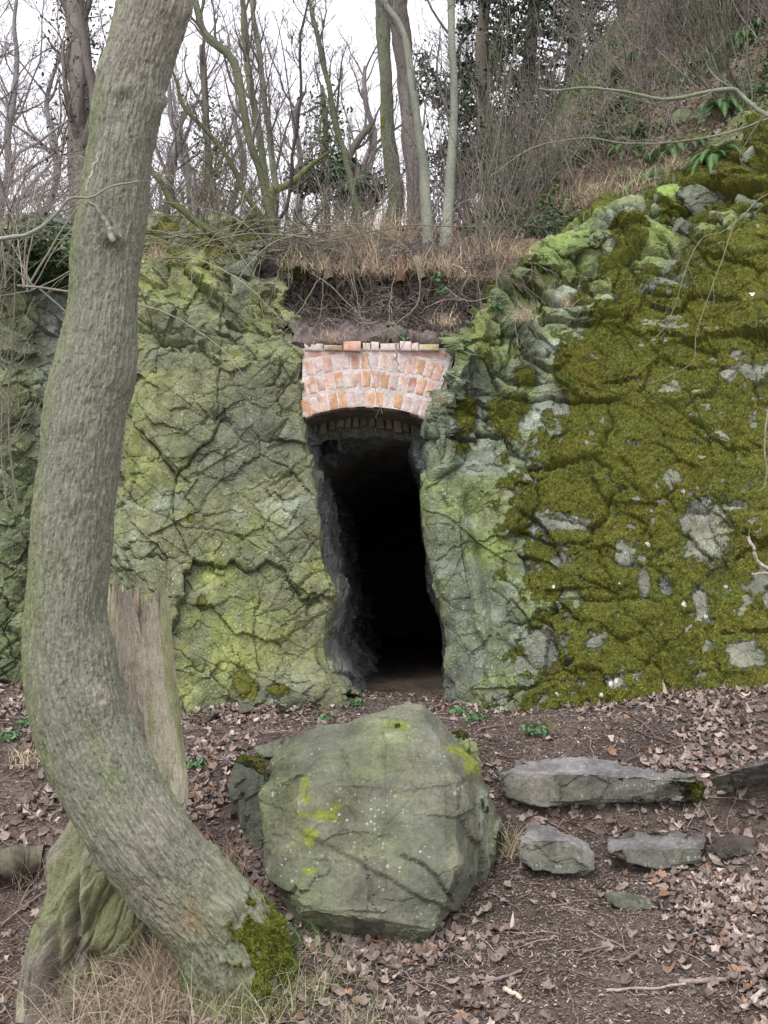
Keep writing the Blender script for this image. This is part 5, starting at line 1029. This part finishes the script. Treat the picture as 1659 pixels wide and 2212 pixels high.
leafclump('ivy_bush', P(1050, 350, 13.5), (.5, .4, .5), 3000, .07, (.035, .06, .03), 'dark leafy mass at the foot of the evergreens', 'ivy', 508)
leafclump('ivy_bush', P(1130, 420, 11.5), (.35, .3, .3), 1500, .05, (.04, .07, .035), 'dark leafy clump among the shrubs low on the slope', 'ivy', 509)
FR = []
def fern(name, pos, ln, n, seed, label, group):
    rng = np.random.default_rng(seed); bag = Bag()
    for k in range(n):
        az = rng.uniform(0, 6.28); d = nrm(A(math.cos(az), math.sin(az)-.3, rng.uniform(.5, 1.3))); L = ln*rng.uniform(.6, 1); m = 26; q = [np.zeros(3)]
        for j in range(m): q.append(q[-1]+d*L/m); d = nrm(d+A(0, 0, -.10))
        q = np.array(q); T = nrm(np.gradient(q, axis=0)); sd = nrm(np.cross(T, A(0, 0, 1))); up = np.cross(sd, T)
        wv = L*.13*np.sin(np.pi*(lin(0.06, 1, m+1))**.7); V = []; F = []
        for j in range(1, m+1):
            for sg in (-1, 1):
                b_ = q[j]-T[j]*L/m*.25; tip = q[j]+sd[j]*sg*wv[j]+T[j]*wv[j]*.35-A(0, 0, 1)*wv[j]*.2
                i0 = len(V); V += [q[j-1]+up[j]*.0005, b_, tip]; F.append((i0, i0+1, i0+2))
        g = A(.075, .165, .05)*rng.uniform(.7, 1.5); bag.add(np.array(V), np.array(F), np.broadcast_to(g, (len(V), 3)))
    V0 = np.concatenate(bag.V); o = mk(name, V0, [np.concatenate(f) for f in bag.F.values()], M_GREEN, None, None, np.concatenate(bag.C), smooth=False); o.location = pos
    return tag(o, label, 'fern', group)
fp = [fern('fern', (0, 0, 0), .50, 20, 601+k, 'x', 'ferns on the slope') for k in range(3)]
fpos = [(1345, 335, 'fern clump nearest the flat topped mossy rock'), (1400, 345, 'wide fern in the middle of the slope above the rim'), (1300, 320, 'leftmost large fern of the slope'), (1450, 330, 'fern just above the pale green slab shaped rock'), (1495, 318, 'rightmost fern of the lower row'), (1375, 300, 'fern behind the wide fern'), (1235, 345, 'small fern left of the large ones'), (1365, 130, 'fern high on the slope in the middle'), (1330, 170, 'lower fern of the high pair'), (1640, 60, 'fern at the top right corner'), (1600, 95, 'fern under the one at the top right corner'),
        (1200, 400, 'fern low on the slope near the evergreens'), (1420, 400, 'fern tucked just above the rim rocks'), (1560, 240, 'fern at the foot of the upright stems'), (1110, 470, 'fern at the lower left end of the slope'), (1280, 90, 'faint fern near the evergreens at the top'), (1540, 350, 'small fern right of the yellow green rim rock'), (1255, 500, 'tiny fern growing from the bright green rim rock')]
for k, (px, py, lab) in enumerate(fpos):
    if k < 3: o = fp[k]
    else: o = fp[k % 3].copy(); COL.objects.link(o)
    o.location = onhill(px, py+8)+A(0, -.03, .02); o['label'] = lab; s_ = rv.uniform(.7, 1.25)*(.35 if k == 17 else 1); o.scale = (s_, s_, s_); o.rotation_euler = (0, 0, k*1.9)
# ---------------- grass
def tuft(px, py, Y, n, ln, col, seed, label, group='tufts of dead grass', spread=.6, wd=.0022, pos=None, droop=.7, rr_=.06):
    rng = np.random.default_rng(seed); p0 = P(px, py, Y) if pos is None else pos
    st = p0+rng.normal(size=(n, 3))*A(rr_, rr_, .01); d = nrm(rng.normal(size=(n, 3))*spread+A(0, -.15, 1))
    V, F, C = blades(st, d, rng.uniform(.4, 1.1, n)*ln, wd*rng.uniform(.5, 1.2, n), A(*col)*rng.uniform(.6, 1.3, (n, 1)), rng, droop)
    b = Bag(); b.add(V, F, C); return tag(b.obj('grass_tuft', M_GRASS, None, p0, smooth=False), label, 'grass tuft', group)
STRAW = (.52, .42, .30)
for k, (px, py, Y, n, ln, lab, rr_) in enumerate(((640, 575, 8.5, 110, .24, 'straw tuft on the dark mossy rock at the left end of the bank', .08), (690, 585, 8.5, 120, .26, 'straw tuft left of the split stub', .09), (745, 590, 8.5, 130, .30, 'straw hanging right of the split stub', .09), (815, 590, 8.5, 240, .34, 'big straw tuft hanging left of the brown post', .09), (955, 580, 8.5, 200, .32, 'straw tuft sweeping right below the curving pale trunk', .09), (1000, 600, 8.4, 130, .26, 'straw tuft low at the right end of the root bank', .08),
        (840, 512, 9.3, 420, .42, 'feathery straw tuft on the bank at the foot of the dark trunks', .16), (780, 560, 8.7, 200, .36, 'straw tuft hanging over the long low rock', .09), (1040, 560, 8.7, 220, .34, 'straw tuft below the pale trunks leaning right', .10), (905, 580, 8.5, 130, .26, 'straw tuft right of the brown post', .07), (735, 520, 9.1, 300, .3, 'thin straw tuft above the round rock', .12),
        (1110, 560, 8.6, 260, .25, 'straw tuft at the left end of the mossy rim', .08), (965, 700, 8.1, 160, .16, 'small tuft on the right end of the ledge above the arch', .06), (715, 735, 8.15, 160, .15, 'small tuft on the ledge above the left coping', .06), (1135, 690, 7.95, 130, .2, 'wispy tuft in a crack of the mossy rock near the root bank', .04), (335, 560, 8.4, 160, .2, 'short reddish tuft on the rock beside the curved trunk', .06),
        (1400, 420, 9.1, 420, .26, 'straw tuft above the rim, below the ferns', .14), (1280, 430, 9.4, 400, .26, 'straw tuft on the slope left of the flat topped rock', .14), (1470, 370, 9.3, 360, .25, 'straw tuft between ferns and the high grey rocks', .12), (1225, 660, 7.9, 60, .14, 'few pale stalks in the moss', .02), (960, 870, 7.95, 70, .10, 'tiny tuft beside the right end of the brick arch', .02))):
    tuft(px, py, Y, n, ln, STRAW, 700+k, lab, rr_=rr_)
for k, (px, py, n, ln, lab, cl_, rr_) in enumerate(((230, 2110, 700, .40, 'straw fan between the stump and the curved trunk', STRAW, .09), (380, 2130, 700, .36, 'straw at the left foot of the curved trunk', STRAW, .08), (490, 1880, 220, .26, 'drooping straw tuft between the curved trunk and the boulder', STRAW, .06), (1100, 1850, 110, .24, 'straw tuft at the right foot of the boulder', STRAW, .025), (1105, 1830, 60, .10, 'small green tuft at the right foot of the boulder', (.07, .16, .04), .02), (300, 2180, 1100, .38, 'large straw tuft at the foot of the curved trunk, left side', (.40, .33, .25), .14), (200, 2190, 700, .36, 'straw tuft in front of the old stump', (.38, .31, .24), .10), (430, 2170, 700, .30, 'straw tuft in front of the curved trunk', (.42, .34, .25), .12), (560, 2180, 450, .24, 'mixed grass in front of the mossy tree foot', (.30, .30, .16), .10),
        (60, 1650, 120, .2, 'thin straw beside the curved trunk at the left edge', STRAW, .08), (100, 1900, 160, .25, 'straw beside the log', (.3, .24, .2), .10), (690, 2120, 200, .16, 'sparse grass below the boulder', (.26, .27, .14), .14), (640, 2030, 120, .14, 'green blades at the tree foot by the boulder', (.10, .19, .06), .08), (460, 1555, 90, .10, 'green blades at the foot of the left rock face', (.09, .16, .05), .05), (1180, 1570, 90, .12, 'grass blades at the foot of the mossy rock', (.16, .18, .07), .08))):
    tuft(0, 0, 0, n, ln, cl_, 740+k, lab, pos=onground(px, py), rr_=rr_, group='grass tufts on the forest floor', wd=.0021)
N = 13000; x = rv.uniform(-1.7, .45, N); y = rv.uniform(3.25, 4.1, N); kd = (fbm(np.stack([x, y], -1)*2.5, 3, 801) > -.05) & (rv.uniform(size=N) < sm(.4, -.3, x)+.15); x, y = x[kd], y[kd]; N = len(x)
st = np.stack([x, y, gh(x, y)], -1); gcol = np.where(rv.uniform(size=(N, 1)) < .7, A(.46, .38, .28), A(.15, .22, .09))*rv.uniform(.6, 1.3, (N, 1))
V, F, C = blades(st, rv.normal(size=(N, 3))*.7+A(0, 0, .8), rv.uniform(.05, .2, N), rv.uniform(.0009, .0020, N), gcol, rv, .7); b = Bag(); b.add(V, F, C); tag(b.obj('floor_grass', M_GRASS, smooth=False), kind='stuff')
N = 30000; px = rv.uniform(560, 1800, 3000); py = rv.uniform(-60, 560, 3000); ok = (py < 620-(px-1000)*.5)
pts = np.array([onhill(a, c_) for a, c_ in zip(px[ok], py[ok])]); pts = pts[(fbm(pts*1.3, 2, 803) > .02) & ((pts[:, 1] > 9.9) | (rv.uniform(size=len(pts)) < .2))]; pts = np.repeat(pts, 16, 0)+rv.normal(size=(len(pts)*16, 3))*A(.1, .1, 0); pts[:, 2] = hh(pts[:, 0], pts[:, 1]); N = len(pts)
V, F, C = blades(pts, rv.normal(size=(N, 3))*.6+A(-.1, -.3, .7), rv.uniform(.08, .32, N), rv.uniform(.002, .004, N), A(.34, .26, .19)*rv.uniform(.5, 1.3, (N, 1)), rv, .8, 4); b = Bag(); b.add(V, F, C); tag(b.obj('slope_grass', M_GRASS, smooth=False), kind='stuff')
# leafy green ground cover on the slope
px = rv.uniform(980, 1800, 2600); py = rv.uniform(-60, 500, 2600); ok = py < 600-(px-980)*.52
pts = np.array([onhill(a, c_) for a, c_ in zip(px[ok], py[ok])]); pts = pts[fbm(pts*.8+4, 2, 805) > -.28]; n_ = len(pts)*26; pts = np.repeat(pts, 26, 0)+rv.normal(size=(n_, 3))*A(.14, .14, .06); pts[:, 2] = hh(pts[:, 0], pts[:, 1])+np.abs(rv.normal(size=n_))*.07
V, F, C = scatter(LS[0], LS[1], pts, rv.normal(size=(n_, 3))*.6+A(0, -.4, .8), rv.uniform(0, 6.3, n_), rv.uniform(.025, .06, n_), A(.065, .13, .04)*rv.uniform(.5, 1.6, (n_, 1)), rv.normal(size=(n_, 3))*.4)
b = Bag(); b.add(V, F, C); tag(b.obj('slope_green', M_GREEN, smooth=False), kind='stuff')
# fuzzy moss: tiny upright strands over the mossy rock
w_ = mossv.ravel(); w_ = np.where(w_ > .55, w_, 0); ii = rv.choice(len(w_), 190000, p=w_/w_.sum()); N = len(ii); Vr = V_R.reshape(-1, 3)[ii]; Nr = N_R.reshape(-1, 3)[ii]
cn = fbm(Vr*5, 3, 861)[:, None]; cc = (A(.12, .15, .026)*(1-sm(-.4, .5, cn))+A(.26, .29, .058)*sm(-.4, .5, cn))*rv.uniform(.5, 1.5, (N, 1))
V, F, C = blades(Vr+rv.normal(size=(N, 3))*.004, Nr+rv.normal(size=(N, 3))*.5+A(0, 0, -.15), rv.uniform(.006, .016, N), rv.uniform(.0022, .0042, N), cc, rv, .4, 2); b = Bag(); b.add(V, F, C); tag(b.obj('moss_strands', M_GRASS, smooth=False), kind='stuff')
w_ = np.where(TRMOSS[1] > .55, 1., 0); ii = rv.choice(len(w_), 9000, p=w_/w_.sum()); Vr = TRMOSS[0][ii]; Nr = nrm(TRMOSS[2][ii]); N = 9000
V, F, C = blades(Vr, Nr+rv.normal(size=(N, 3))*.6, rv.uniform(.006, .018, N), rv.uniform(.001, .0022, N), A(.15, .175, .03)*rv.uniform(.4, 1.6, (N, 1)), rv, .4, 3); b = Bag(); b.add(V, F, C)
ct = bpy.data.objects['curved_tree']; b.obj('moss', M_GRASS, ct, list(ct.location), smooth=False)
# small weeds at the rock foot
for k, (px, py, lab) in enumerate(((770, 1525, 'weed at the left side of the tunnel floor'), (990, 1545, 'weed right of the boulder top, at the tunnel mouth'), (1030, 1560, 'weed at the foot of the pale rock pillar'), (60, 1570, 'leafy weed at the left edge under the shaded rock'), (20, 1600, 'low weed nearest the left edge'), (1160, 1590, 'weed in the leaves at the foot of the mossy rock'), (700, 1560, 'weed between boulder and left rock face'), (420, 1660, 'weed beside the old stump'))):
    p_ = onground(px, py); leafclump('weed', p_+A(0, 0, .03), (.09, .08, .035), 110, .026, (.09, .17, .07), lab, 'weed', 820+k, 'weeds at the rock foot', .1)
for k, (px, py, Y, lab) in enumerate(((955, 625, 8.35, 'small ivy sprig low in the root bank'), (945, 600, 8.4, 'small ivy sprig high in the root bank'), (870, 725, 8.15, 'tiny plant on the ledge over the bricks'), (700, 562, 8.6, 'bright sprig under the round rock'), (1075, 660, 8.05, 'clover like sprig in the mossy rock'), (1000, 740, 8.0, 'sprig in the crack right of the arch'))):
    leafclump('sprig', P(px, py, Y), (.06, .04, .05), 60, .028, (.07, .15, .06), lab, 'plant', 840+k, 'sprigs in the bank', .1)
# ---------------- fallen leaves
def litter(name, n, xr, yr, dens, zf, sz, seed, lift=.006, pal=0):
    rng = np.random.default_rng(seed); bag = Bag(); x = rng.uniform(*xr, n*3); y = rng.uniform(*yr, n*3); k = rng.uniform(size=n*3) < dens(x, y); x, y = x[k][:n], y[k][:n]; n = len(x)
    z = zf(x, y); e = .03; nx = -(zf(x+e, y)-z)/e; ny = -(zf(x, y+e)-z)/e
    nv = nrm(np.stack([nx, ny, 1+0*x], -1))+rng.normal(size=(n, 3))*.27; which = rng.integers(0, 4, n)
    u_ = rng.uniform(size=(n, 1)); c1 = np.where(u_ < .48, A(.26, .205, .18), np.where(u_ < .80, A(.17, .125, .105), np.where(u_ < .92, A(.40, .33, .29), A(.24, .14, .09))))*rng.uniform(.6, 1.3, (n, 1))
    for w_ in range(4):
        m = which == w_; M = m.sum(); s_ = rng.uniform(.5, 1.25, M)*sz
        V, F, C = scatter(LT[w_][0], LT[w_][1], np.stack([x, y, z+lift+rng.uniform(0, .014, n)], -1)[m], nv[m], rng.uniform(0, 6.3, M), s_, c1[m], rng.normal(size=(M, 3))*A(1.0, .9, 1.)+A(.5, .4, 0)); bag.add(V, F, C)
    return tag(bag.obj(name, M_LEAF, smooth=False), kind='stuff')
def dg(x, y):
    q = np.stack([x, y], -1); tr = np.exp(-((x-.15-(7-y)*.05)/.6)**2)*sm(5.1, 5.6, y)+1.0*np.exp(-((x-.78-(4.2-y)*.1)/.62)**4)*sm(5.3, 4.9, y)+.8*np.exp(-((y-5.55)/.18)**2)*sm(-.5, .3, x)*sm(2, 1.4, x); cl_ = sm(-.35, .45, fbm(q*2.2, 3, 901))
    return np.clip((.10+.90*cl_**1.4)*(1-.97*np.clip(tr, 0, 1)), .015, 1)
litter('fallen_leaves', 17000, (-2.6, 2.6), (3.1, 5.3), dg, gh, .045, 31)
litter('fallen_leaves', 8500, (-4, 4), (5.2, 8.2), lambda x, y: dg(x, y)*(.25+.75*np.clip(sm(.5, 1.6, np.abs(x-.1))+sm(6.7, 7.2, y)*.8, 0, 1)), gh, .052, 32)
litter('bank_leaves', 500, (-.8, .85), (9.0, 9.5), lambda x, y: 1+0*x, hh, .07, 34)
litter('slope_leaves', 6000, (-3, 6), (9.4, 13), lambda x, y: .6+0*x, hh, .07, 33)
def chips(name, n, xr, yr, zf, seed, sz):
    rng = np.random.default_rng(seed); x = rng.uniform(*xr, n); y = rng.uniform(*yr, n); z = zf(x, y)+.003
    TV = A(-.5, -.22, 0, .5, -.15, .02, .4, .25, 0, -.3, .2, .06).reshape(4, 3); TF = np.array([[0, 1, 2, 3]])
    u_ = rng.uniform(size=(n, 1)); c1 = np.where(u_ < .6, A(.16, .125, .11), np.where(u_ < .9, A(.27, .21, .185), A(.45, .37, .31)))*rng.uniform(.5, 1.3, (n, 1))
    V, F, C = scatter(TV, TF, np.stack([x, y, z+rng.uniform(0, .006, n)], -1), rng.normal(size=(n, 3))*.35+A(0, 0, 1), rng.uniform(0, 6.3, n), np.stack([rng.uniform(.4, 1.5, n), rng.uniform(.4, 1, n), np.ones(n)], -1)*sz, c1)
    b = Bag(); b.add(V, F, C); tag(b.obj(name, M_LEAF, smooth=False), kind='stuff')
chips('leaf_crumbs', 120000, (-2.6, 2.6), (3.1, 5.6), gh, 41, .016); chips('leaf_crumbs', 50000, (-3.5, 3.5), (5.5, 8.5), gh, 42, .020)
# twigs on the ground
N = 1500; x = rv.uniform(-2.6, 2.6, N); y = rv.uniform(3.1, 7.5, N); a = rv.uniform(0, 6.3, N); L = rv.uniform(.04, .30, N); t_ = lin(-.5, .5, 6)
X_ = x[:, None]+np.cos(a)[:, None]*L[:, None]*t_+.006*rv.normal(size=(N, 6)); Y_ = y[:, None]+np.sin(a)[:, None]*L[:, None]*t_+.006*rv.normal(size=(N, 6)); Q = np.stack([X_, Y_, gh(X_, Y_)+.010+.006*rv.uniform(size=(N, 1))], -1)
b = Bag(); b.add(*tubes(Q, rv.uniform(.001, .0035, (N, 1))*lin(1, .6, 6)[None], 4, A(.17, .13, .115)*rv.uniform(.5, 1.9, (N, 1)))); tag(b.obj('ground_twigs', M_TWIG), kind='stuff')
for k, (pp, r_, cc, lab) in enumerate((([(1465, 2130), (1560, 2126), (1650, 2115)], .010, (.26, .2, .18), 'long straight stick near the lower right corner'), ([(1040, 2135), (1080, 2125), (1130, 2105)], .008, (.22, .17, .15), 'thick short stick on the bare earth at the bottom'), ([(1260, 2065), (1330, 2055)], .006, (.2, .15, .13), 'dark stick lying in the trodden earth'), ([(1335, 2090), (1385, 2060)], .008, (.19, .15, .14), 'stick slanting up to the right in the trodden earth'),
        ([(1310, 2148), (1400, 2146), (1480, 2138)], .006, (.33, .28, .25), 'thin pale stick left of the long straight one'), ([(1040, 1580), (1110, 1572)], .006, (.16, .12, .11), 'stick on the terrace behind the long step'), ([(1360, 1792), (1335, 1808), (1310, 1808)], .007, (.09, .07, .06), 'dark twig resting on the flat topped lower step'), ([(1090, 2150), (1130, 2172)], .010, (.5, .42, .33), 'pale splinter of wood in the bottom middle'), ([(1500, 1900), (1560, 1935), (1580, 1950)], .006, (.24, .21, .2), 'grey twig among leaves right of the half buried rock'),
        ([(760, 1580), (700, 1600)], .006, (.2, .14, .12), 'short stick on the earth behind the boulder'), ([(1480, 1690), (1500, 1730)], .005, (.4, .33, .28), 'pale twig leaning where the long step ends'), ([(0, 2010), (60, 1960), (110, 1930)], .007, (.2, .16, .13), 'bent stick on the slope at the left edge'), ([(1600, 2190), (1650, 2150)], .012, (.42, .37, .33), 'bleached stick in the lower right corner'))):
    pw = [onground(*p) for p in pp]; dd = resample(np.array([p+A(0, 0, .018) for p in pw]) if len(pw) > 2 else np.array([pw[0], (pw[0]+pw[1])/2+A(.01, 0, .005), pw[1]])+A(0, 0, .018), 30)
    dd[:, 2] = np.maximum(dd[:, 2], gh(dd[:, 0], dd[:, 1])+r_); dd = dd+.004*np.stack([fbm(np.stack([lin(0, 6, 30), 0*lin(0, 6, 30)+k], -1), 3, k+j) for j in range(3)], -1)
    b = Bag(); b.add(*tubes(dd[None], (r_*lin(1, .7, 30)*(1+.1*rv.normal(size=30)))[None], 8, A(*cc)[None])); tag(b.obj('stick', M_TWIG, None, dd[0]), lab, 'stick', 'sticks on the ground')
# loose tangle of whips over the top of the left rock
N = 90; st = P(rv.uniform(250, 760, N), rv.uniform(500, 560, N), rv.uniform(8.4, 9.0, N)); dd = nrm(rv.normal(size=(N, 3))*A(1.2, .5, .3)+A(0, -.2, .25)); L = rv.uniform(.5, 1.7, N); out = [st]
for j in range(11): out.append(out[-1]+dd*(L/11)[:, None]); dd = nrm(dd+.10*rv.normal(size=(N, 3))+A(0, -.01, -.09))
b = Bag(); b.add(*tubes(np.stack(out, 1), rv.uniform(.003, .008, (N, 1))*lin(1, .35, 12)[None], 5, A(.18, .175, .12)*rv.uniform(.5, 1.5, (N, 1)))); tag(b.obj('whip_tangle', M_TWIG), kind='stuff')
